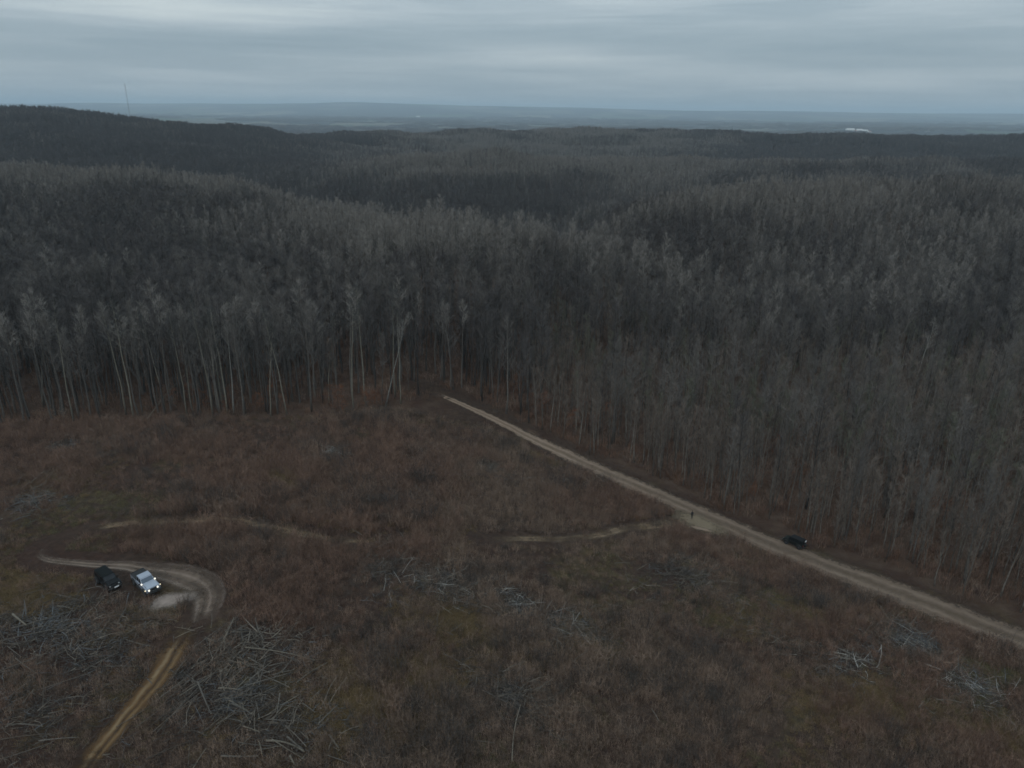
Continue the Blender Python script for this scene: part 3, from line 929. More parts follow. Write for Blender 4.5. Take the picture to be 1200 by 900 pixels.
def brush_v(h, n, w, rad_, mat, seed):
    random.seed(seed); mb = MB()
    for k in range(n):
        a = random.uniform(0, 6.28); q = rad_ * math.sqrt(random.random())
        p = Vector((math.cos(a) * q, math.sin(a) * q, -.08)); L = h * random.uniform(.5, 1.15)
        t_ = p + Vector((random.gauss(0, .22) * L + math.cos(a) * .15 * L, random.gauss(0, .22) * L + math.sin(a) * .15 * L, L))
        mb.blade(p, t_, w)
        for z in range(2):
            s = p.lerp(t_, random.uniform(.35, .85)); mb.blade(s, s + Vector((random.gauss(0, .3), random.gauss(0, .3), random.uniform(.1, .5))) * L * .6, w * .7)
    return mb.v, mb.f, [0] * len(mb.f), [mat]


def tuft_v(h, n, w, rad_, mat, seed):
    random.seed(seed); mb = MB()
    for k in range(n):
        a = random.uniform(0, 6.28); q = rad_ * math.sqrt(random.random())
        p = Vector((math.cos(a) * q, math.sin(a) * q, -.04)); L = h * random.uniform(.4, 1.1)
        mb.blade(p, p + Vector((random.gauss(0, .6) * L, random.gauss(0, .6) * L, L * .7)), w)
    return mb.v, mb.f, [0] * len(mb.f), [mat]


PILE_AT = [((40, 588), 4), ((75, 524), 4), ((388, 533), 4), ((575, 548), 4), ((58, 735), 6), ((105, 770), 5), ((515, 686), 4.5), ((605, 705), 4), ((670, 735), 4.5), ((1075, 757), 4.2), ((1140, 805), 3.6), ((1000, 775), 3), ((800, 678), 4), ((598, 818), 3.5), ((300, 750), 4), ((262, 822), 4), ((330, 850), 5), ((230, 800), 4), ((60, 840), 5), ((320, 800), 4), ((110, 705), 4)]
PILE_AT = [(tuple(ground_at(*p).xy), w) for p, w in PILE_AT]


def open_points(n, margin=0.0):
    y = np.sqrt(rng.uniform(35 ** 2, 150 ** 2, n)); x = rng.uniform(-1.08, 1.08, n) * y
    k = (in_poly(x, y, CLEAR))
    for P, w in ((ROAD, 3.6), (LOOP, 2.9), (MUD, 1.7)):
        d, _ = dist_poly(x, y, P); k &= d > w + .5 * (vnoise(x, y, 1.5, 9) - .3)
    for P in (TRACK_R, TRACK_L):
        d, _ = dist_poly(x, y, P); k &= (d > 1.9 + 1.4 * (vnoise(x, y, 5, 19) - .3)) | (rng.random(n) < .06)
    for (px_, py_), rr_ in PADS: k &= np.hypot(x - px_, y - py_) > rr_
    for (px_, py_), rr_ in PILE_AT: k &= (np.hypot(x - px_, y - py_) > rr_ * rng.uniform(.6, 1.1, n)) | (rng.random(n) < .12)
    return x[k], y[k]


PADS = [(tuple(ground_at(172, 690).xy), 3.4), (tuple(ground_at(128, 684).xy), 3.0), (tuple(ground_at(197, 706).xy), 2.4), (tuple(ground_at(822, 614).xy), 5.0), (tuple(ground_at(150, 686).xy), 2.6)]
x, y = open_points(105000)
GP = [tuple(ground_at(*p).xy) for p in ((440, 830), (540, 730), (40, 690), (1150, 790), (870, 715), (1010, 830), (720, 760), (470, 790), (60, 560), (1180, 850), (900, 700), (940, 715), (1185, 800), (640, 540), (330, 560))]
k_ = np.ones(len(x), bool)
for a_, b_ in GP: k_ &= (np.hypot(x - a_, (y - b_) * 1.2) > 4.4 * (.25 + 1.5 * vnoise(x, y, 3, 77) * vnoise(x, y, 1.2, 78) ** .5)) | (rng.random(len(x)) < .40)
x, y = x[k_], y[k_]
kn = vnoise(x, y, 17, 21) * .6 + vnoise(x, y, 6, 22) * .4
LOWL = np.array([tuple(ground_at(*p).xy) for p in ((-80, 690), (120, 700), (260, 725), (400, 750), (430, 800), (420, 930), (-160, 930))])
low = in_poly(x, y, LOWL)
keep = (kn + rng.uniform(-.22, .22, len(x)) > .40) & (~low | (rng.random(len(x)) < .62))
x, y, kn, low = x[keep], y[keep], kn[keep], low[keep]; kn = np.where(low, kn * .75, kn)
red = vnoise(x, y, 26, 31) * .7 + vnoise(x, y, 8, 32) * .3 + rng.normal(0, .12, len(x))
ix = np.where(red - .35 * low > .47, rng.integers(0, 3, len(x)), rng.integers(3, 5, len(x)))
bush = (rng.random(len(x)) < .10 * (vnoise(x, y, 9, 91) > .55)) & ~low
ix = np.where(bush, rng.integers(5, 7, len(x)), ix)
sz = np.clip(rng.normal(.85, .25, len(x)) * (.25 + 1.35 * kn), .25, 1.7)
stuff('brush', [brush_v(1.5, 26, .030, .55, brush_red, 801), brush_v(1.2, 24, .030, .6, brush_red, 802), brush_v(2.1, 22, .032, .5, brush_red, 803),
                brush_v(1.4, 24, .030, .55, brush_grey, 804), brush_v(1.0, 24, .030, .6, brush_grey, 805),
                brush_v(2.3, 60, .034, 1.1, brush_dark, 806), brush_v(1.9, 60, .034, 1.2, brush_grey, 807)],
      np.stack([x, y, T(x, y)], 1), ix, np.stack([0 * x, 0 * x, rng.uniform(0, 6.28, len(x))], 1), np.stack([sz, sz, sz], 1),
      'reddish brown leafless brush growing over the whole clearing', 'brush')
x, y = open_points(60000)
gk = vnoise(x, y, 15, 41) * .6 + vnoise(x, y, 5, 42) * .4
keep = gk + rng.uniform(-.1, .1, len(x)) > .60
x, y = x[keep], y[keep]
gp = GP
ex = [np.stack([rng.normal(a, 4.0, 1500), rng.normal(b, 3.0, 1500)], 1) for a, b in gp]
ex = np.vstack(ex); kk = in_poly(ex[:, 0], ex[:, 1], CLEAR) & (road_d(ex[:, 0], ex[:, 1])[0] > 4) & (dist_poly(ex[:, 0], ex[:, 1], MUD)[0] > 1.6) & (dist_poly(ex[:, 0], ex[:, 1], LOOP)[0] > 3)
for (px_, py_), rr_ in PADS: kk &= np.hypot(ex[:, 0] - px_, ex[:, 1] - py_) > rr_
ex = ex[kk]
x = np.concatenate([x, ex[:, 0]]); y = np.concatenate([y, ex[:, 1]])
gg = vnoise(x, y, 20, 51) + rng.normal(0, .12, len(x))
ix = np.where(gg > .5, 0, 1) + 0
sz = rng.uniform(.6, 1.3, len(x))
stuff('grass', [tuft_v(.5, 46, .035, .5, grass_dry, 811), tuft_v(.4, 46, .035, .5, grass_green, 812)],
      np.stack([x, y, T(x, y)], 1), ix, np.stack([0 * x, 0 * x, rng.uniform(0, 6.28, len(x))], 1), np.stack([sz, sz, sz], 1),
      'patches of dry and greenish grass between the brush', 'grass')

# understory twigs on the floor of the wood edge
m_ = (depth < 60) & (FP[:, 1] < 230)
bx = np.concatenate([FP[m_, 0] + rng.normal(0, 2.2, m_.sum()) for _ in range(4)]); by = np.concatenate([FP[m_, 1] + rng.normal(0, 2.2, m_.sum()) for _ in range(4)])
k = forest_mask(bx, by); bx, by = bx[k], by[k]
sz = rng.uniform(.7, 1.8, len(bx))
stuff('undergrowth', [brush_v(1.6, 20, .03, .7, brush_red, 821), brush_v(1.8, 20, .03, .8, brush_grey, 822), brush_v(1.1, 26, .045, .9, brush_rust, 823)],
      np.stack([bx, by, T(bx, by)], 1), rng.choice([0, 1, 2, 2], len(bx)), np.stack([0 * bx, 0 * bx, rng.uniform(0, 6.28, len(bx))], 1), np.stack([sz, sz, sz], 1),
      'leafless undergrowth on the brown floor of the wood', 'undergrowth')

# ------------------------------------------------------------------ slash: brush piles and logs
slash_grey = var_mat('slash_grey', (0.070, 0.058, 0.047), (0.176, 0.150, 0.121), 3, obj_var=.25)
slash_blue = var_mat('slash_blue', (0.067, 0.070, 0.072), (0.149, 0.150, 0.153), 3, obj_var=.2)
slash_pale = var_mat('slash_pale', (0.200, 0.190, 0.173), (0.375, 0.356, 0.325), 3, obj_var=.2)
slash_dark = var_mat('slash_dark', (.038, .034, .030), (.075, .066, .057), 3, obj_var=.25)
log_pale = var_mat('log_pale', (0.112, 0.098, 0.076), (0.181, 0.156, 0.125), 5, obj_var=.2)
log_grey = var_mat('log_grey', (0.081, 0.072, 0.061), (0.130, 0.115, 0.098), 5, obj_var=.3)
log_brown = var_mat('log_brown', (0.053, 0.042, 0.032), (0.087, 0.069, 0.055), 5, obj_var=.3)
log_end = var_mat('log_end', (.30, .25, .17), (.36, .30, .21), 8, obj_var=.1)


def pile(pxc, rx, ry, rot, n, hgt, mats, label, seed, tl=(1.2, 3.2), tr=.035, aim=None):
    random.seed(seed)
    c = ground_at(*pxc); mb = MB(); rx *= 1.55; ry *= 1.5; hgt *= .8
    for k in range(int(n * (.5 if pxc[0] < 420 and pxc[1] > 690 else .9))):
        a = random.uniform(0, 6.28); q = min(abs(random.gauss(0, .6)), 1.15 + .1 * random.random())
        lump = .65 + .5 * math.sin(3 * a + seed) * math.sin(2 * a + 2.3 * seed)
        x = math.cos(a) * q * rx * (1 + .4 * lump); y = math.sin(a) * q * ry * (1 + .4 * lump)
        X_ = x * math.cos(rot) - y * math.sin(rot); Y_ = x * math.sin(rot) + y * math.cos(rot)
        L = random.uniform(*tl); b = random.uniform(0, 6.28) if aim is None else aim + random.gauss(0, .35)
        z0 = float(T(c.x + X_, c.y + Y_)) - c.z + hgt * max(1 - q, .05) * random.random() * lump * 1.3 + .05
        e = random.gauss(.08, .22)
        d = Vector((math.cos(b) * math.cos(e), math.sin(b) * math.cos(e), math.sin(e))) * L
        p = Vector((X_, Y_, z0)); md = p + d * .5 + Vector((random.gauss(0, .12), random.gauss(0, .12), random.gauss(0, .06)))
        p2 = p + d
        gz = float(T(c.x + p2.x, c.y + p2.y)) - c.z + .03; p2.z = max(p2.z, gz)
        r0 = tr * random.choice((.4, .5, .6, .8, 1.0, 1.5))
        mi = random.choice(range(len(mats)))
        mb.tube([p, md, p2], [r0, r0 * .75, r0 * .3], 4, mi, cap=True)
        for t_ in range(2):
            s = p.lerp(p2, random.uniform(.3, .9)); mb.blade(s, s + Vector((random.gauss(0, .4), random.gauss(0, .4), random.gauss(.25, .2))) * L * .4, r0, mi)
    o = mb.obj('brush_pile', mats); o.location = c
    tag(o, label, 'brush pile', 'piles of cut branches')
    return o


sg, sb, sk = slash_grey, slash_blue, slash_dark
pile((40, 588), 3.4, 3.0, 0, 260, .8, [sb, sg], 'blue grey brush pile on the far left above the bent track', 1, tr=.04)
pile((75, 524), 4.0, 3.0, 0, 150, .6, [sg, sb, sk], 'small grey brush pile under the trees at upper left', 2)
pile((388, 533), 3.4, 3.2, R(-60), 280, 1.7, [slash_pale, sg], 'pale grey brush pile alone in the upper middle of the clearing', 3, tr=.045, aim=R(-55))
pile((435, 541), 4.5, 2.5, 0, 90, .4, [sg, sk], 'thin scatter of grey branches right of the pale upper pile', 4)
pile((575, 548), 6.5, 3.0, R(-35), 120, .5, [sg, sk], 'low scatter of branches halfway between the upper pile and the road', 5)
pile((58, 735), 5.6, 3.6, R(5), 520, 1.0, [sb, sb, sg, sk], 'large blue grey brush heap on the left below the black vehicle', 6, tr=.05)
pile((105, 770), 5.0, 3.0, R(-10), 300, .7, [sk, sb], 'dark branch heap below the large blue grey heap', 7)
pile((515, 686), 4.6, 2.6, R(-10), 240, .9, [slash_pale, sg, sk], 'grey brush pile at the left end of the middle slash row', 8)
pile((605, 705), 4.0, 2.4, R(-30), 210, .7, [sb, slash_pale, sk], 'bluish brush pile in the middle of the slash row', 9)
pile((670, 735), 4.6, 2.8, R(-25), 280, .9, [slash_pale, sg, sg, sk], 'pale brush pile at the right end of the middle slash row', 10)
pile((1075, 757), 4.2, 2.8, R(-20), 340, 1.1, [sb, sb, slash_pale], 'bluish brush pile below the dirt road on the right', 11)
pile((1140, 805), 3.6, 2.0, R(-35), 240, .7, [sb, slash_pale], 'bluish brush pile lowest on the right, near the verge', 12)
pile((1000, 775), 3.8, 1.4, R(-30), 110, .5, [slash_pale, sg, sk], 'narrow grey brush pile left of the bluish ones on the right', 13, tr=.05)
pile((800, 678), 5.0, 2.4, R(-25), 140, .5, [sg, sk], 'faint scatter of branches in the brush below the road junction', 14)
pile((598, 818), 3.6, 1.8, R(-40), 170, .6, [sk, sk, sg], 'dark tangle of branches near the bottom middle', 15)
pile((300, 745), 3.4, 1.8, R(0), 150, .7, [sg, sg, sk], 'pale splintered pile at the top of the log tangle', 16, tr=.06)
pile((262, 822), 2.6, 1.3, R(5), 130, .6, [sb, sb], 'dark bluish bundle of parallel branches in the log tangle', 17, tl=(2, 4), aim=R(-5))
pile((205, 800), 3.4, 1.6, R(60), 130, .6, [sk, sg], 'bundle of thin poles lying along the mud track', 18, tl=(3, 6), aim=R(60))
pile((330, 850), 4.0, 2.6, 0, 170, .5, [sk, sg], 'brown grey branch litter at the bottom of the log tangle', 19, tl=(1.5, 4))
pile((60, 840), 5.0, 3.4, 0, 130, .4, [sk, sk, sg], 'thin dark branch litter in the lower left corner', 20)
pile((110, 705), 4.0, 1.4, R(20), 90, .4, [sk, sg], 'loose branches on the ground in front of the black vehicle', 21, tl=(1.5, 3.5))


def litter_v(n, L, r0, mat, seed):
    random.seed(seed); mb = MB()
    for k in range(n):
        p = Vector((random.gauss(0, .7), random.gauss(0, .7), random.uniform(.02, .35))); b = random.uniform(0, 6.28); l = L * random.uniform(.4, 1.3)
        d = Vector((math.cos(b), math.sin(b), random.gauss(.08, .2))) * l; sd_v = Vector((-d.y, d.x, 0)) * random.gauss(0, .12)
        rr = r0 * random.choice((.5, .7, 1, 1.4))
        mb.tube([p, p + d * .5 + sd_v, p + d], [rr, rr * .8, rr * .3], 3, cap=False)
        for q in range(2):
            s_ = p + d * random.uniform(.4, .9); mb.blade(s_, s_ + Vector((random.gauss(0, .4), random.gauss(0, .4), random.gauss(.2, .2))) * l * .5, rr * 1.6)
    return mb.v, mb.f, [0] * len(mb.f), [mat]


lx, ly = [], []
for (a_, b_), w_ in PILE_AT:
    lx.append(rng.normal(a_, w_ * 1.0, 34)); ly.append(rng.normal(b_, w_ * .9, 34))
for p0, p1, n_, w_ in (((430, 655), (560, 690), 130, 2.2), ((500, 685), (720, 755), 330, 2.6), ((780, 655), (1000, 800), 190, 3.0), ((1030, 735), (1170, 830), 240, 2.4), ((330, 515), (610, 560), 170, 4.0), ((0, 720), (170, 780), 330, 4.2),
                       ((20, 800), (110, 880), 130, 4.0), ((210, 740), (350, 770), 140, 2.6), ((220, 800), (400, 860), 260, 4.2), ((120, 690), (190, 740), 60, 2.0), ((560, 800), (640, 850), 110, 2.2), ((850, 690), (960, 720), 60, 3.0), ((20, 560), (140, 520), 110, 4.0)):
    a_, b_ = ground_at(*p0), ground_at(*p1); n_ = int(n_ * (.38 if p0[0] < 300 and p0[1] > 680 else .7)); u_ = rng.random(n_)
    lx.append(a_.x + (b_.x - a_.x) * u_ + rng.normal(0, w_ * .7, n_)); ly.append(a_.y + (b_.y - a_.y) * u_ + rng.normal(0, w_ * .7, n_))
lx, ly = np.concatenate(lx), np.concatenate(ly)
k = in_poly(lx, ly, CLEAR) & (road_d(lx, ly)[0] > 5) & (dist_poly(lx, ly, MUD)[0] > 2.0) & (dist_poly(lx, ly, LOOP)[0] > 3.4) & (dist_poly(lx, ly, TRACK_L)[0] > 2.2) & (dist_poly(lx, ly, TRACK_R)[0] > 2.2)
for (px_, py_), rr_ in PADS: k &= np.hypot(lx - px_, ly - py_) > rr_
lx, ly = lx[k], ly[k]; sz = rng.uniform(.6, 1.35, len(lx))
stuff('branch_litter', [litter_v(9, 1.3, .028, slash_grey, 901), litter_v(9, 1.5, .03, slash_blue, 902), litter_v(10, 1.6, .03, slash_dark, 903), litter_v(6, 2.0, .04, slash_grey, 904)],
      np.stack([lx, ly, T(lx, ly)], 1), rng.choice([0, 1, 2, 2, 2, 3], len(lx)), np.stack([0 * lx, 0 * lx, rng.uniform(0, 6.28, len(lx))], 1), np.stack([sz, sz, sz], 1),
      'grey litter of broken branches left from the felling', 'branch litter')


def log(a, b, r, mat, label, group=None, lift=(0., 0.), bend=.02, seed=None, stubs=2):
    """tapered log with a bend, rough ends and snapped branch stubs, from ground point a to b"""
    if seed is not None: random.seed(seed)
    r *= .74
    a = Vector(a); b = Vector(b)
    a.z += r * .6 + lift[0]; b.z += r * .4 + lift[1]
    L = (b - a).length
    d = (b - a).normalized(); sid = d.cross(Vector((0, 0, 1))).normalized()
    mb = MB(); n = 6; pts, rad_ = [], []
    k = random.gauss(0, bend) * L
    for i in range(n + 1):
        f = i / n
        p = a.lerp(b, f) + sid * k * math.sin(math.pi * f) + Vector((0, 0, .02 * L * math.sin(math.pi * f) * (1 if lift[0] + lift[1] else 0)))
        pts.append(p - a); rad_.append(r * (1 - .45 * f) * random.uniform(.92, 1.08))
    mb.tube(pts, rad_, 7)
    mb.m[-2:] = [1, 1]
    for q in range(stubs):
        f = random.uniform(.3, .9); p = a.lerp(b, f) - a
        w = Vector((random.gauss(0, 1), random.gauss(0, 1), abs(random.gauss(.6, .4)))).normalized()
        mb.tube([p, p + w * r * random.uniform(2, 6)], [r * .35, r * .15], 4)
    o = mb.obj('fallen_log', [mat, log_end]); o.location = a
    tag(o, label, 'log', group)
    return o


def plog(p, q, r, mat, label, group=None, lift=(0., 0.), **k):
    return log(ground_at(*p), ground_at(*q), r, mat, label, group, lift, **k)


# logs one can pick out
plog((288, 763), (369, 776), .13, log_pale, 'long pale log crossing the top right of the log tangle', lift=(.5, .3))
plog((262, 753), (275, 729), .15, log_pale, 'pale log slanting up at the top left of the log tangle', lift=(.3, .7))
plog((285, 754), (283, 741), .17, log_grey, 'short upright looking bluish log at the top of the tangle', lift=(.3, .8))
plog((291, 755), (294, 745), .14, log_grey, 'short log leaning against the upright bluish one', lift=(.3, .8))
plog((233, 806), (248, 840), .14, log_grey, 'pale log with a broad end across the dark bluish bundle', lift=(.8, .4))
plog((312, 871), (357, 884), .17, log_pale, 'thick pale curved log near the bottom of the tangle', lift=(.3, .3), bend=.09)
plog((337, 868), (356, 882), .14, log_grey, 'log lying against the thick pale curved log', lift=(.5, .3))
plog((386, 863), (397, 878), .20, log_pale, 'short stout pale log apart on the right below the tangle', lift=(.1, .1))
plog((260, 889), (303, 889), .15, log_grey, 'level log at the very bottom of the tangle', lift=(.3, .3))
plog((340, 889), (346, 899), .16, log_pale, 'short pale log at the bottom edge pointing at the viewer', lift=(.3, .3))
plog((172, 893), (224, 873), .14, log_brown, 'long brown log beside the lower mud track', lift=(.3, .5))
plog((282, 853), (326, 826), .12, log_brown, 'long thin log rising to the right inside the tangle', lift=(.4, .8))
plog((329, 820), (324, 843), .10, log_grey, 'thin forked limb standing up inside the tangle', lift=(.9, .3))
plog((97, 789), (140, 767), .13, log_grey, 'lone grey log pointing at the mud track from the left', lift=(.2, .3))
plog((17, 727), (32, 738), .20, log_pale, 'stout pale log on the blue grey heap at far left', lift=(.9, .7))
plog((15, 742), (88, 722), .12, log_grey, 'long bent grey stem along the blue grey heap', lift=(.7, .9), bend=.06)
plog((0, 756), (60, 744), .11, log_grey, 'long grey stem on the lower side of the blue grey heap', lift=(.5, .7), bend=.05)
plog((68, 713), (85, 716), .13, log_pale, 'small pale log on top of the blue grey heap', lift=(.3, .3))
plog((82, 764), (86, 756), .16, log_grey, 'short tipped up log on the dark branch heap', lift=(.3, .8))
plog((135, 737), (150, 712), .11, log_grey, 'thin log below the pickup pointing up towards it', lift=(.2, .4))
plog((113, 712), (126, 697), .10, log_grey, 'thin grey pole just below the black vehicle', lift=(.2, .4))
plog((0, 869), (62, 862), .10, log_brown, 'long low stem in the lower left corner', lift=(.2, .2))
plog((50, 840), (53, 795), .10, log_brown, 'thin stem pointing away below the dark branch heap', lift=(.2, .4))
plog((24, 803), (49, 820), .10, log_brown, 'curved thin stem at the left below the heaps', lift=(.2, .3), bend=.1)
plog((600, 893), (610, 835), .09, log_pale, 'thin pale dead sapling lying near the bottom middle', lift=(.1, 1.2))
plog((565, 812), (605, 832), .10, log_grey, 'grey log in the dark tangle near the bottom middle', lift=(.4, .3))
plog((575, 848), (628, 872), .07, log_brown, 'thin brown stem right of the pale dead sapling', lift=(.2, .2))
plog((520, 768), (553, 786), .10, log_grey, 'grey log above the dark bottom tangle', lift=(.2, .2))
plog((984, 764), (1022, 780), .17, log_grey, 'grey log in the narrow pile on the right', lift=(.4, .2))
plog((975, 768), (988, 770), .16, log_pale, 'short pale log at the left of the narrow right pile', lift=(.3, .5))
plog((990, 770), (992, 781), .12, log_pale, 'short pale limb hanging off the narrow right pile', lift=(.5, .1))
plog((1104, 880), (1133, 890), .12, log_grey, 'grey log alone at the bottom right', lift=(.1, .1))
plog((945, 690), (962, 697), .14, log_pale, 'pale log in the brush just below the dark vehicle on the road', lift=(.2, .2))
plog((567, 697), (590, 712), .10, log_grey, 'grey log between the left and middle piles of the slash row', lift=(.3, .3))
plog((607, 716), (616, 727), .13, log_pale, 'short pale log under the bluish middle pile', lift=(.3, .3))
plog((512, 704), (528, 708), .12, log_pale, 'small pale log at the foot of the left slash row pile', lift=(.2, .3))
plog((173, 492), (222, 456), .14, log_pale, 'pale fallen trunk tilted against the trees at the left wood edge', lift=(.2, 4.0))
plog((120, 508), (148, 520), .10, log_grey, 'grey log before the trees at upper left', lift=(.2, .2))

# the rest of the tangle: many alike
GL = ('thin grey stem lying in the log tangle right of the mud track', 'stems in the log tangle right of the mud track')
for q in range(78):
    cx, cy = random.gauss(295, 42), random.gauss(815, 40)
    if cy > 915 or cy < 738 or cx < 190 + (895 - cy) * .1: continue
    a = ground_at(cx, cy); b_ = random.choice([random.uniform(0, 3.14), R(60) + random.gauss(0, .3), R(-20) + random.gauss(0, .3)]); L = random.uniform(1.6, 5.0)
    b = on(a.x + math.cos(b_) * L, a.y + math.sin(b_) * L)
    log(a, b, random.uniform(.05, .11), random.choice([log_grey, log_grey, log_brown, log_pale]), GL[0], GL[1], (random.uniform(.1, .6), random.uniform(.1, .7)))
GL = ('thin pole lying beside the mud track on its right', 'poles lying along the mud track')
for q in range(30):
    f = random.random(); cx, cy = 236 - 66 * f + random.gauss(6, 11), 762 + 95 * f + random.gauss(0, 7)
    a = ground_at(cx, cy); b_ = R(58) + random.gauss(0, .14); L = random.uniform(3, 7)
    b = on(a.x + math.cos(b_) * L, a.y + math.sin(b_) * L)
    log(a, b, random.uniform(.045, .08), random.choice([log_grey, log_brown, log_grey]), GL[0], GL[1], (random.uniform(.1, .4), random.uniform(.1, .5)), bend=.012)
GL = ('thin stem strewn among the branch heaps left of the mud track', 'stems among the branch heaps on the left')
for q in range(48):
    cx, cy = random.uniform(-10, 150), random.gauss(775, 50)
    if cy > 905 or cy < 705 or cx > 205 - (cy - 765) * .8: continue
    a = ground_at(cx, cy); b_ = random.gauss(R(10), .7); L = random.uniform(1.5, 5)
    b = on(a.x + math.cos(b_) * L, a.y + math.sin(b_) * L)
    log(a, b, random.uniform(.045, .10), random.choice([log_grey, log_brown, log_brown]), GL[0], GL[1], (random.uniform(.1, .5), random.uniform(.1, .5)))
GL = ('small grey stem left lying in the brush of the open clearing', 'stems strewn in the open brush')
for q in range(46):
    cx, cy = random.uniform(420, 1080), random.uniform(520, 890)
    a = ground_at(cx, cy)
    if not bool(in_poly(np.array([a.x]), np.array([a.y]), CLEAR)[0]) or float(road_d(a.x, a.y)[0]) < 7: continue
    b_ = random.uniform(0, 3.14); L = random.uniform(1.2, 3.2)
    b = on(a.x + math.cos(b_) * L, a.y + math.sin(b_) * L)
    log(a, b, random.uniform(.035, .075), random.choice([log_grey, log_brown, log_grey]), GL[0], GL[1], (random.uniform(.3, .6), random.uniform(.3, .7)))


# ------------------------------------------------------------------ vehicles
def paint(name, c, rough=.3, metallic=0.0, coat=.5):
    m, t, p = new_mat(name)
    tcn = N(t, 'ShaderNodeTexCoord'); nz = N(t, 'ShaderNodeTexNoise', i_Scale=2.2, i_Detail=5.0)
    t.links.new(tcn.outputs['Object'], nz.inputs['Vector'])
    sp = N(t, 'ShaderNodeSeparateXYZ'); t.links.new(tcn.outputs['Object'], sp.inputs[0])
    low = ramp(t, math_(t, 'ADD', sp.outputs[2], math_(t, 'MULTIPLY', nz.outputs[0], .5)), [(.55, .8), (1.1, 0.)])
    cc = mixc(t, low, c, (.13, .11, .085) if coat else (.035, .03, .024))
    t.links.new(cc, p.inputs['Base Color'])
    p.inputs['Roughness'].default_value = rough; p.inputs['Metallic'].default_value = metallic
    p.inputs['Specular IOR Level'].default_value = .5 if coat else .15; p.inputs['Coat Weight'].default_value = coat; p.inputs['Coat Roughness'].default_value = .15
    return m


def plainm(name, c, rough=.5, metallic=0.0, emit=None, es=0, spec=.4):
    m, t, p = new_mat(name)
    tcn = N(t, 'ShaderNodeTexCoord'); nz = N(t, 'ShaderNodeTexNoise', i_Scale=6.0)
    t.links.new(tcn.outputs['Object'], nz.inputs['Vector'])
    t.links.new(mixc(t, nz.outputs[0], tuple(x * .85 for x in c), tuple(x * 1.15 for x in c)), p.inputs['Base Color'])
    p.inputs['Roughness'].default_value = rough; p.inputs['Metallic'].default_value = metallic; p.inputs['Specular IOR Level'].default_value = spec
    if emit: p.inputs['Emission Color'].default_value = (*emit, 1); p.inputs['Emission Strength'].default_value = es
    return m


silver = paint('silver_paint', (.31, .34, .40), .35, .3)
black_p = paint('black_paint', (.007, .008, .009), .5, coat=.0)
green_p = paint('dark_paint', (.008, .010, .008), .5, coat=.0)
rubber = plainm('rubber', (.018, .018, .018), .9)
rim_m = plainm('rim_metal', (.10, .10, .105), .4, .8)
rim_l = plainm('rim_light', (.35, .35, .36), .35, .8)
glass = plainm('dark_glass', (.010, .012, .014), .15, 0, spec=.3)
glass_sky = plainm('windscreen_glass', (.06, .08, .11), .06, 0, spec=.8)
trim_b = plainm('black_trim', (.022, .022, .022), .7)
liner = plainm('bed_liner', (.018, .019, .02), .85)
soft = plainm('soft_top', (.010, .012, .012), .9, spec=.1)
lamp_w = plainm('lamp_lit', (.9, .88, .8), .3, 0, (1.0, .93, .78), 1.0)
lamp_off = plainm('lamp_clear', (.35, .36, .36), .2)
lamp_amber = plainm('lamp_amber', (.8, .65, .4), .3, 0, (1.0, .86, .58), .9)
lamp_red = plainm('lamp_red', (.22, .02, .015), .3)
white_pl = plainm('white_plate', (.75, .75, .75), .5)


def place(root, pf, pr):
    """front pixel and rear pixel of the ground under the vehicle"""
    f, r_ = ground_at(*pf), ground_at(*pr); c = (f + r_) / 2
    d = (f - r_); yaw = math.atan2(d.y, d.x)
    fwd = Vector((math.cos(yaw), math.sin(yaw), 0)); sd = Vector((-fwd.y, fwd.x, 0))
    dz = lambda v, e: (float(T(*(c + v * e).xy)) - float(T(*(c - v * e).xy))) / (2 * e)
    root.rotation_euler = (math.atan(dz(sd, .8)), -math.atan(dz(fwd, 1.5)), yaw)
    root.location = (c.x, c.y, float(T(c.x, c.y)) + .06)


def wheel(parent, x, y, r=.42, w=.27, rim=None):
    wh = empty('wheel', (x, y, r)); wh.parent = parent
    n = 24
    mb = MB(); prof = [(-w / 2, r * .62), (-w / 2, r * .92), (-w * .36, r), (w * .36, r), (w / 2, r * .92), (w / 2, r * .62)]
    v = [(math.cos(2 * math.pi * k / n) * rr, yy, math.sin(2 * math.pi * k / n) * rr) for yy, rr in prof for k in range(n)]
    f = [(i * n + k, i * n + (k + 1) % n, (i + 1) * n + (k + 1) % n, (i + 1) * n + k) for i in range(len(prof) - 1) for k in range(n)]
    f += [(5 * n + k, 5 * n + (k + 1) % n, (k + 1) % n, k) for k in range(n)]
    mb.add(v, f); mb.obj('tyre', rubber, wh, smooth=False)
    mb = MB(); s = 1 if y > 0 else -1
    mb.tube([(0, -w * .3, 0), (0, w * .3, 0)], [r * .6, r * .6], 20)
    for k in range(5):
        a = 2 * math.pi * k / 5
        mb.tube([(0, s * w * .36, 0), (math.cos(a) * r * .58, s * w * .36, math.sin(a) * r * .58)], [r * .12, r * .08], 5)
    mb.tube([(0, s * w * .3, 0), (0, s * w * .44, 0)], [r * .16, r * .12], 10)
    mb.obj('rim', rim or rim_m, wh)


def prism(mb, prof, y0, y1, m=0, taper=0.0, zt=None):
    """side profile (x,z) extruded across; upper points pulled in by taper"""
    zs = [p[1] for p in prof]; lo, hi = min(zs), max(zs)
    def yy(y, z): return y * (1 - taper * ((z - lo) / (hi - lo + 1e-6)))
    n = len(prof)
    v = [(x, yy(y0, z), z) for x, z in prof] + [(x, yy(y1, z), z) for x, z in prof]
    f = [tuple(range(n)), tuple(range(2 * n - 1, n - 1, -1))] + [(i, i + n, (i + 1) % n + n, (i + 1) % n) for i in range(n)]
    mb.add(v, f, m)


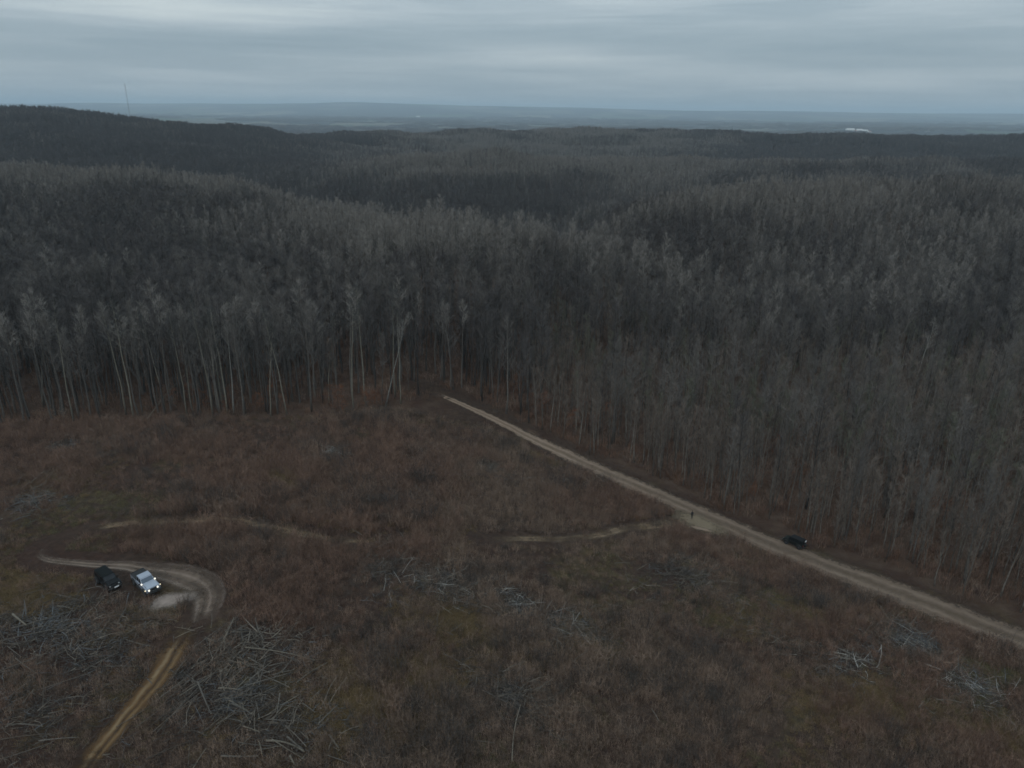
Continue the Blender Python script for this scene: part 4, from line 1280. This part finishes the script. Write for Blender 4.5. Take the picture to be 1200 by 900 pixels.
def disc(name, parent, c, r, mat, axis='X', d=.06):
    mb = MB(); a = Vector((1, 0, 0)) if axis == 'X' else Vector((0, 1, 0))
    mb.tube([Vector(c) - a * d / 2, Vector(c) + a * d / 2], [r, r * .95], 14)
    return mb.obj(name, mat, parent)


# pickup: crew cab, open black bed
pk = empty('pickup_truck')
tag(pk, 'silver crew cab pickup with black open bed and all its front lamps lit', 'pickup')
mb = MB()
prism(mb, [(-2.55, .62), (2.25, .62), (2.25, 1.12), (.95, 1.20), (-.62, 1.20), (-.62, 1.22), (-2.55, 1.22)], -.80, .80)
mb.obj('body', silver, pk, .04)
mb = MB(); mb.box((0, 0, .52), (4.6, 1.1, .22)); mb.obj('chassis', trim_b, pk, .02)
mb = MB(); prism(mb, [(.86, 1.20), (2.22, 1.12), (2.24, 1.19), (1.8, 1.31), (.9, 1.36)], -.66, .66, taper=.06); mb.obj('hood', silver, pk, .05)
mb = MB(); prism(mb, [(-.66, 1.20), (.92, 1.20), (.50, 1.80), (-.58, 1.80)], -.76, .76, taper=.13); mb.obj('cab', silver, pk, .03)
mb = MB(); prism(mb, [(-.62, 1.79), (.50, 1.79), (.46, 1.87), (-.58, 1.87)], -.68, .68, taper=.03); mb.obj('roof', silver, pk, .03)
for s in (-1, 1):
    for x0, x1, tp in ((-.54, .0, .05), (.06, .74, .34)):
        m2 = MB()
        y0, y1 = .756, .672
        v = [(x0, s * (y0), 1.27), (x1, s * y0, 1.27), (x1 - tp, s * y1, 1.74), (x0 + .02, s * y1, 1.74)]
        v += [(a, b - s * .03, c) for a, b, c in v]
        m2.add(v, [(0, 1, 2, 3), (7, 6, 5, 4), (0, 4, 5, 1), (1, 5, 6, 2), (2, 6, 7, 3), (3, 7, 4, 0)])
        m2.obj('side_window', glass, pk)
    m2 = MB(); m2.box((.1, s * .83, .90), (1.55, .05, .46)); d_ = m2.obj('door', silver, pk, .02)
    m3 = MB(); m3.box((-.25, s * .868, 1.05), (.16, .03, .04)); m3.obj('handle', trim_b, d_)
    m2 = MB(); m2.box((0.1, s * .90, .50), (1.8, .14, .07)); m2.obj('side_step', trim_b, pk, .02)
    for x in (1.55, -1.62):
        m2 = MB(); m2.tube([(x + math.cos(a) * .55, s * .86, .46 + math.sin(a) * .50) for a in [math.pi * k / 8 for k in range(9)]], [.10] * 9, 6); m2.obj('fender', trim_b, pk)
        wheel(pk, x, s * .80)
    disc('headlight', pk, (2.28, s * .50, .96), .11, lamp_w)
    disc('fog_lamp', pk, (2.46, s * .62, .66), .085, lamp_w)
    m2 = MB(); m2.box((2.10, s * .86, 1.02), (.12, .14, .09)); m2.obj('marker_lamp', lamp_amber, pk, .02)
    disc('ditch_lamp', pk, (1.00, s * .78, 1.36), .10, lamp_w)
    m2 = MB(); m2.box((.70, s * .95, 1.32), (.10, .20, .16)); m2.obj('mirror', trim_b, pk, .03)
    m2 = MB(); m2.box((-2.57, s * .74, 1.0), (.06, .16, .24)); m2.obj('tail_lamp', lamp_red, pk, .02)
    m2 = MB(); m2.box((-1.60, s * .76, 1.26), (1.90, .08, .10)); m2.obj('bed_rail', trim_b, pk, .02)
v = [(.955, -.66, 1.27), (.955, .66, 1.27), (.575, .62, 1.755), (.575, -.62, 1.755)]
v = [(a + .004, b, c + .004) for a, b, c in v]; v += [(a - .05, b, c - .03) for a, b, c in v]
mb = MB(); mb.add(v, [(0, 1, 2, 3), (7, 6, 5, 4), (0, 4, 5, 1), (1, 5, 6, 2), (2, 6, 7, 3), (3, 7, 4, 0)]); mb.obj('windscreen', glass_sky, pk)
mb = MB(); mb.box((-1.60, 0, 1.235), (1.78, 1.42, .05)); mb.obj('truck_bed', liner, pk, .01)
mb = MB(); mb.box((-2.53, 0, 1.26), (.07, 1.5, .12)); mb.obj('tailgate', trim_b, pk, .02)
mb = MB(); mb.box((2.27, 0, .96), (.05, .78, .30))
for k in range(7): mb.box((2.30, -.33 + k * .11, .96), (.03, .045, .26))
mb.obj('grille', trim_b, pk)
mb = MB(); mb.box((2.42, 0, .66), (.20, 1.62, .20)); mb.tube([(2.48, -.35, .76), (2.50, -.3, .95), (2.50, .3, .95), (2.48, .35, .76)], [.03] * 4, 8); mb.obj('bumper', trim_b, pk, .03)
mb = MB(); mb.box((-2.62, 0, .66), (.16, 1.6, .18)); mb.obj('rear_bumper', trim_b, pk, .03)
place(pk, (185, 701), (161, 677)); pk.scale = (1.15, 1.15, 1.15)


def jeep(name, label, pm_, top, L=4.3, plate=True):
    """boxy off-road wagon"""
    o = empty(name); tag(o, label, 'suv')
    b = L / 2
    mb = MB(); prism(mb, [(-b, .58), (b - .15, .58), (b - .15, 1.02), (b - .95, 1.14), (b - 1.05, 1.18), (-b, 1.18)], -.82, .82, taper=.03); mb.obj('body', pm_, o, .06, seg=3)
    mb = MB(); mb.box((0, 0, .48), (L * .85, 1.1, .2)); mb.obj('chassis', trim_b, o, .02)
    mb = MB(); prism(mb, [(b - 1.15, 1.14), (b - .2, 1.04), (b - .2, 1.10), (b - .6, 1.20), (b - 1.15, 1.26)], -.68, .68, taper=.06); mb.obj('hood', pm_, o, .05)
    mb = MB(); prism(mb, [(-b + .02, 1.18), (b - 1.06, 1.18), (b - 1.5, 1.76), (-b + .18, 1.76)], -.79, .79, taper=.13); mb.obj('cabin', pm_, o, .05)
    mb = MB(); prism(mb, [(-b + .12, 1.75), (b - 1.48, 1.75), (b - 1.56, 1.83), (b - 2.6, 1.86), (-b + .3, 1.82)], -.70, .70, taper=.05); mb.obj('roof', top, o, .05)
    for s in (-1, 1):
        xs = [(-b + .14, -b + .82, .06, -.01), (-b + .90, -b + 1.72, .02, .02), (-b + 1.80, b - 1.14, .02, .34)]
        for x0, x1, ta, tb in xs:
            m2 = MB(); v = [(x0, s * .790, 1.24), (x1, s * .790, 1.24), (x1 - tb, s * .70, 1.70), (x0 + ta, s * .70, 1.70)]
            v += [(a, y_ - s * .03, c) for a, y_, c in v]
            m2.add(v, [(0, 1, 2, 3), (7, 6, 5, 4), (0, 4, 5, 1), (1, 5, 6, 2), (2, 6, 7, 3), (3, 7, 4, 0)]); m2.obj('side_window', glass, o)
        for x0, x1 in ((-b + .92, -b + 1.74), (-b + 1.78, b - 1.12)):
            m2 = MB(); m2.box(((x0 + x1) / 2, s * .835, .86), (x1 - x0, .045, .50)); d_ = m2.obj('door', pm_, o, .02)
            m3 = MB(); m3.box((x0 + .14, s * .872, 1.0), (.15, .03, .04)); m3.obj('handle', trim_b, d_)
        for x in (b - .85, -b + .75):
            m2 = MB(); m2.tube([(x + math.cos(a) * .54, s * .86, .45 + math.sin(a) * .48) for a in [math.pi * k / 8 for k in range(9)]], [.09] * 9, 6); m2.obj('fender', trim_b, o)
            wheel(o, x, s * .80, .41, .26)
        disc('headlight', o, (b - .13, s * .55, .88), .10, lamp_off)
        m2 = MB(); m2.box((-b - .02, s * .70, .95), (.06, .14, .24)); m2.obj('tail_lamp', lamp_red, o, .02)
        m2 = MB(); m2.box((b - 1.22, s * .94, 1.28), (.10, .18, .15)); m2.obj('mirror', trim_b, o, .03)
    v = [(b - 1.04, -.68, 1.25), (b - 1.04, .68, 1.25), (b - 1.42, .63, 1.71), (b - 1.42, -.63, 1.71)]
    v = [(a - .02, y_, c) for a, y_, c in v]; v = [(a + .012, y_, c + .012) for a, y_, c in v] + [(a - .05, y_, c - .03) for a, y_, c in v]
    mb = MB(); mb.add(v, [(0, 1, 2, 3), (7, 6, 5, 4), (0, 4, 5, 1), (1, 5, 6, 2), (2, 6, 7, 3), (3, 7, 4, 0)]); mb.obj('windscreen', glass, o)
    mb = MB(); mb.box((-b + .06, 0, 1.46), (.06, 1.16, .40), taper=(1, .94), shift=(.06, 0)); mb.obj('rear_window', glass, o)
    mb = MB(); mb.box((b - .12, 0, .84), (.04, .86, .28))
    for k in range(7): mb.box((b - .095, -.33 + k * .11, .84), (.03, .05, .24))
    mb.obj('grille', trim_b, o)
    mb = MB(); mb.box((b + .02, 0, .60), (.22, 1.6, .20)); mb.obj('bumper', trim_b, o, .03)
    mb = MB(); mb.box((-b - .05, 0, .60), (.16, 1.6, .18)); mb.obj('rear_bumper', trim_b, o, .03)
    m2 = MB(); m2.tube([(-b - .05, .05, .98), (-b - .28, .05, .98)], [.39, .39], 20); sp = m2.obj('spare_wheel', rubber, o, .04)
    if plate:
        m2 = MB(); m2.box((b + .14, .12, .66), (.03, .55, .17)); m2.obj('licence_plate', white_pl, o)
    return o


bs = jeep('black_suv', 'black off-road suv parked on the left of the silver pickup', black_p, soft)
place(bs, (139, 695), (118, 676)); bs.scale = (1.08, 1.08, 1.08)
rs = jeep('dark_suv', 'dark off-road suv driving on the dirt road beside the wood', green_p, black_p, 4.3, plate=False)
m2 = MB(); m2.box((-2.12, -.34, 1.56), (.05, .55, .24)); m2.obj('rear_window_glint', white_pl, rs)  # white plate stands in for the reflection in the rear glass
place(rs, (919, 634), (942, 644)); rs.scale = (.9, .9, .95)


# ------------------------------------------------------------------ person on the verge
def person(pxy, yaw):
    cloth = plainm('dark_clothes', (.022, .021, .022), .9); skin = plainm('skin', (.35, .22, .16), .6); hair = plainm('dark_hair', (.02, .015, .012), .8); trous = plainm('dark_trousers', (.03, .03, .034), .9)
    root = empty('person', ground_at(*pxy) + Vector((0, 0, .06)), (0, 0, yaw))
    tag(root, 'person in dark clothes standing on the verge at the road junction', 'person')
    V, E, Rr = [], [], []
    def node(p, r, par=None):
        V.append(p); Rr.append(r)
        if par is not None: E.append((par, len(V) - 1))
        return len(V) - 1
    pel = node((0, 0, .95), .145)
    ab = node((0, 0, 1.12), .13, pel); ch = node((.01, 0, 1.32), .165, ab); nk = node((.01, 0, 1.48), .06, ch)
    hd0 = node((.02, 0, 1.56), .07, nk); hd = node((.03, 0, 1.65), .095, hd0); node((.02, 0, 1.74), .065, hd)
    fing = []
    for s in (-1, 1):
        hp = node((0, s * .10, .86), .095, pel); kn = node((.02, s * .12, .50), .065, hp); an = node((0, s * .13, .10), .045, kn)
        tq = node((.07, s * .135, .045), .042, an); node((.17, s * .15, .04), .035, tq)
        sh = node((0, s * .19, 1.40), .065, ch); el = node((-.03, s * .26, 1.12), .05, sh); wr = node((.04, s * .27, .88), .032, el)
        pa = node((.06, s * .265, .80), .036, wr)
        for k, (off, ln) in enumerate(((-.030, .070), (-.010, .080), (.010, .075), (.028, .058))):
            f1 = node((.06 + off, s * .265, .765), .010, pa); node((.07 + off, s * .25, .765 - ln), .008, f1)
        th = node((.095, s * .255, .825), .011, pa); node((.115, s * .24, .785), .009, th)
    me = bpy.data.meshes.new('body'); me.from_pydata(V, E, [])
    me.materials.append(cloth)
    b = mesh_obj('body', me, root)
    sk_ = b.modifiers.new('skin', 'SKIN')
    for i, r_ in enumerate(Rr): me.skin_vertices[0].data[i].radius = (r_, r_)
    me.skin_vertices[0].data[0].use_root = True
    sub = b.modifiers.new('sub', 'SUBSURF'); sub.levels = sub.render_levels = 2
    # face and hair
    def ell(name, c, r, mat, zmin=-2):
        bm = bmesh.new(); bmesh.ops.create_uvsphere(bm, u_segments=16, v_segments=12, radius=1)
        for v in bm.verts: v.co = Vector((v.co.x * r[0], v.co.y * r[1], v.co.z * r[2])) + Vector(c)
        m_ = bpy.data.meshes.new(name); bm.to_mesh(m_); bm.free(); m_.materials.append(mat); return mesh_obj(name, m_, root)
    ell('face', (.055, 0, 1.64), (.085, .075, .105), skin); ell('nose', (.145, 0, 1.63), (.02, .014, .022), skin)
    ell('hair', (.005, 0, 1.68), (.108, .092, .105), hair)
    for s in (-1, 1):
        ell('eye', (.128, s * .032, 1.655), (.012, .013, .008), hair); ell('ear', (.03, s * .086, 1.64), (.022, .012, .032), skin)
    ell('mouth', (.132, 0, 1.585), (.01, .024, .007), plainm('lips', (.25, .10, .09), .6))
    for s in (-1, 1): pass
    return root


person((810.5, 608), R(-60))

# ------------------------------------------------------------------ far: radio mast, farm buildings, groves
steel = plainm('mast_steel', (.24, .25, .27), .6, .5)
def at_dist(px, Yd):
    d = ray(px, 135); x = d[0] / d[1] * Yd; return on(x, Yd)
mp = at_dist(152, 2600)
mast_top = H + ray(153, 98)[2] / ray(153, 98)[1] * 2600
hm = mast_top - mp.z
mr = empty('radio_mast', mp); tag(mr, 'thin grey lattice radio mast beyond the left hill', 'mast')
mb = MB(); w = 1.5
cor = [Vector((math.cos(a), math.sin(a), 0)) * w for a in (0, 2.094, 4.189)]
for c in cor: mb.tube([c, c + Vector((0, 0, hm))], [.18, .15], 5)
k = 0
while k * 4.0 < hm - 4:
    for i in range(3):
        z = k * 4.0
        mb.tube([cor[i] + Vector((0, 0, z)), cor[(i + 1) % 3] + Vector((0, 0, z + 4))], [.08, .08], 4)
        mb.tube([cor[i] + Vector((0, 0, z)), cor[(i + 1) % 3] + Vector((0, 0, z))], [.08, .08], 4)
    k += 1
mb.obj('lattice', steel, mr)
mb = MB(); mb.tube([(0, 0, hm - 6), (0, 0, hm + 4)], [.2, .12], 6); mb.obj('antenna', steel, mr)
for i in range(3):
    mb = MB(); e = cor[i] * 28; mb.tube([cor[i] + Vector((0, 0, hm * .8)), (e.x, e.y, float(T(mp.x + e.x, mp.y + e.y)) - mp.z)], [.04, .04], 4); mb.obj('guy_wire', steel, mr)

wall_w = plainm('white_siding', (.75, .74, .70), .8); roof_w = plainm('pale_metal_roof', (.62, .60, .57), .5); roof_r = plainm('red_roof', (.30, .13, .09), .8); win_d = plainm('window_dark', (.04, .045, .05), .2)
def building(p, L, Wd, h, yaw, rm, label, cat='building', group=None):
    o = empty('farm_building', p, (0, 0, yaw)); tag(o, label, cat, group)
    mb = MB(); mb.box((0, 0, h / 2 - .5), (L, Wd, h + 1)); mb.add([(-L / 2, -Wd / 2, h), (-L / 2, Wd / 2, h), (-L / 2, 0, h + Wd * .3)], [(0, 2, 1)]); mb.add([(L / 2, -Wd / 2, h), (L / 2, Wd / 2, h), (L / 2, 0, h + Wd * .3)], [(0, 1, 2)])
    mb.obj('wall', wall_w, o)
    mb = MB()
    for s in (-1, 1):
        v = [(-L / 2 - .5, s * (Wd / 2 + .5), h - .3), (L / 2 + .5, s * (Wd / 2 + .5), h - .3), (L / 2 + .5, 0, h + Wd * .3 + .05), (-L / 2 - .5, 0, h + Wd * .3 + .05)]
        v += [(a, b, c + .25) for a, b, c in v]
        mb.add(v, [(0, 1, 2, 3), (7, 6, 5, 4), (0, 4, 5, 1), (1, 5, 6, 2), (2, 6, 7, 3), (3, 7, 4, 0)])
    mb.obj('roof', rm, o)
    for x in (-.3, .3):
        mb = MB(); mb.box((x * L, -Wd / 2 - .05, h * .5), (L * .14, .1, h * .35)); mb.obj('window', win_d, o)
    mb = MB(); mb.box((0, -Wd / 2 - .05, h * .3), (L * .12, .1, h * .6)); mb.obj('door', win_d, o)
    return o


bl = [(999, 4750, 52, 20, 11, .2, roof_w, 'long white barn, leftmost of the far farm buildings at right'),
      (1005, 4690, 24, 17, 10, .5, roof_r, 'small white house with a reddish roof among the far farm buildings'),
      (1010, 4780, 32, 20, 13, -.2, roof_w, 'tall white barn in the middle of the far farm buildings'),
      (1016, 4700, 38, 17, 9, .1, roof_w, 'low white shed right of the tall far barn'),
      (1022, 4750, 22, 16, 10, .7, roof_r, 'small white house, rightmost of the far farm buildings'),
      (490, 9800, 45, 22, 9, .1, roof_w, 'single long white building on the hazy far slope at centre left'),
      (1090, 5000, 28, 16, 8, -.3, roof_w, 'lone white shed far out right of the farm')]
for px_, Yd, L, Wd, h, yw, rm, lab in bl: building(at_dist(px_, Yd), L, Wd, h, yw, rm, lab)

# woods of the far plain, each instance a clump
def clump_mb(seed):
    random.seed(seed); mb = MB()
    for k in range(420):
        x, y = random.gauss(0, 16), random.gauss(0, 9); z = random.uniform(4, 15) * math.exp(-(x / 36) ** 2 - (y / 20) ** 2)
        L = random.uniform(3, 7)
        mb.blade((x, y, max(z - L, 0)), (x + random.gauss(0, 1.2), y + random.gauss(0, 1.2), z + 1), 2.0)
    return mb.v, mb.f, [0] * len(mb.f), [twig_dark if seed % 2 else twig_grey]
n = 16000
y = np.exp(rng.uniform(math.log(1900), math.log(9500), n)); x = rng.uniform(-.82, .82, n) * y
fk = vnoise(x / 2.2, y, 300, 61) * .6 + vnoise(x / 2.2, y, 900, 62) * .4
keep = fk > .50
for px_, Yd, *_ in bl:
    q = at_dist(px_, Yd); keep &= ~((np.abs(x - q.x) < 60) & (y < Yd + 60) & (y > Yd - 1500))
x, y = x[keep], y[keep]
sz = rng.uniform(.8, 1.4, len(x))
stuff('far_woods', [clump_mb(s) for s in (1, 2, 3)], np.stack([x, y, T(x, y) - 1], 1), rng.integers(0, 3, len(x)), np.stack([0 * x, 0 * x, rng.uniform(-.3, .3, len(x))], 1), np.stack([sz * 1.5, sz, sz], 1),
      'dark hazy woods dotted over the far plain', 'forest')

# ------------------------------------------------------------------ air
hm_ = bpy.data.materials.new('haze_air'); hm_.use_nodes = True; t = hm_.node_tree; t.nodes.clear()
pv = N(t, 'ShaderNodeVolumePrincipled'); pv.inputs['Color'].default_value = (.72, .87, .98, 1); pv.inputs['Density'].default_value = 1.0e-4; pv.inputs['Anisotropy'].default_value = .0
mo = N(t, 'ShaderNodeOutputMaterial'); t.links.new(pv.outputs[0], mo.inputs['Volume'])
mb = MB(); mb.box((0, 0, 65), (100000, 100000, 290)); hz_ = mb.obj('haze', hm_)
tag(hz_, 'thin blue air haze over the whole landscape', kind='stuff')
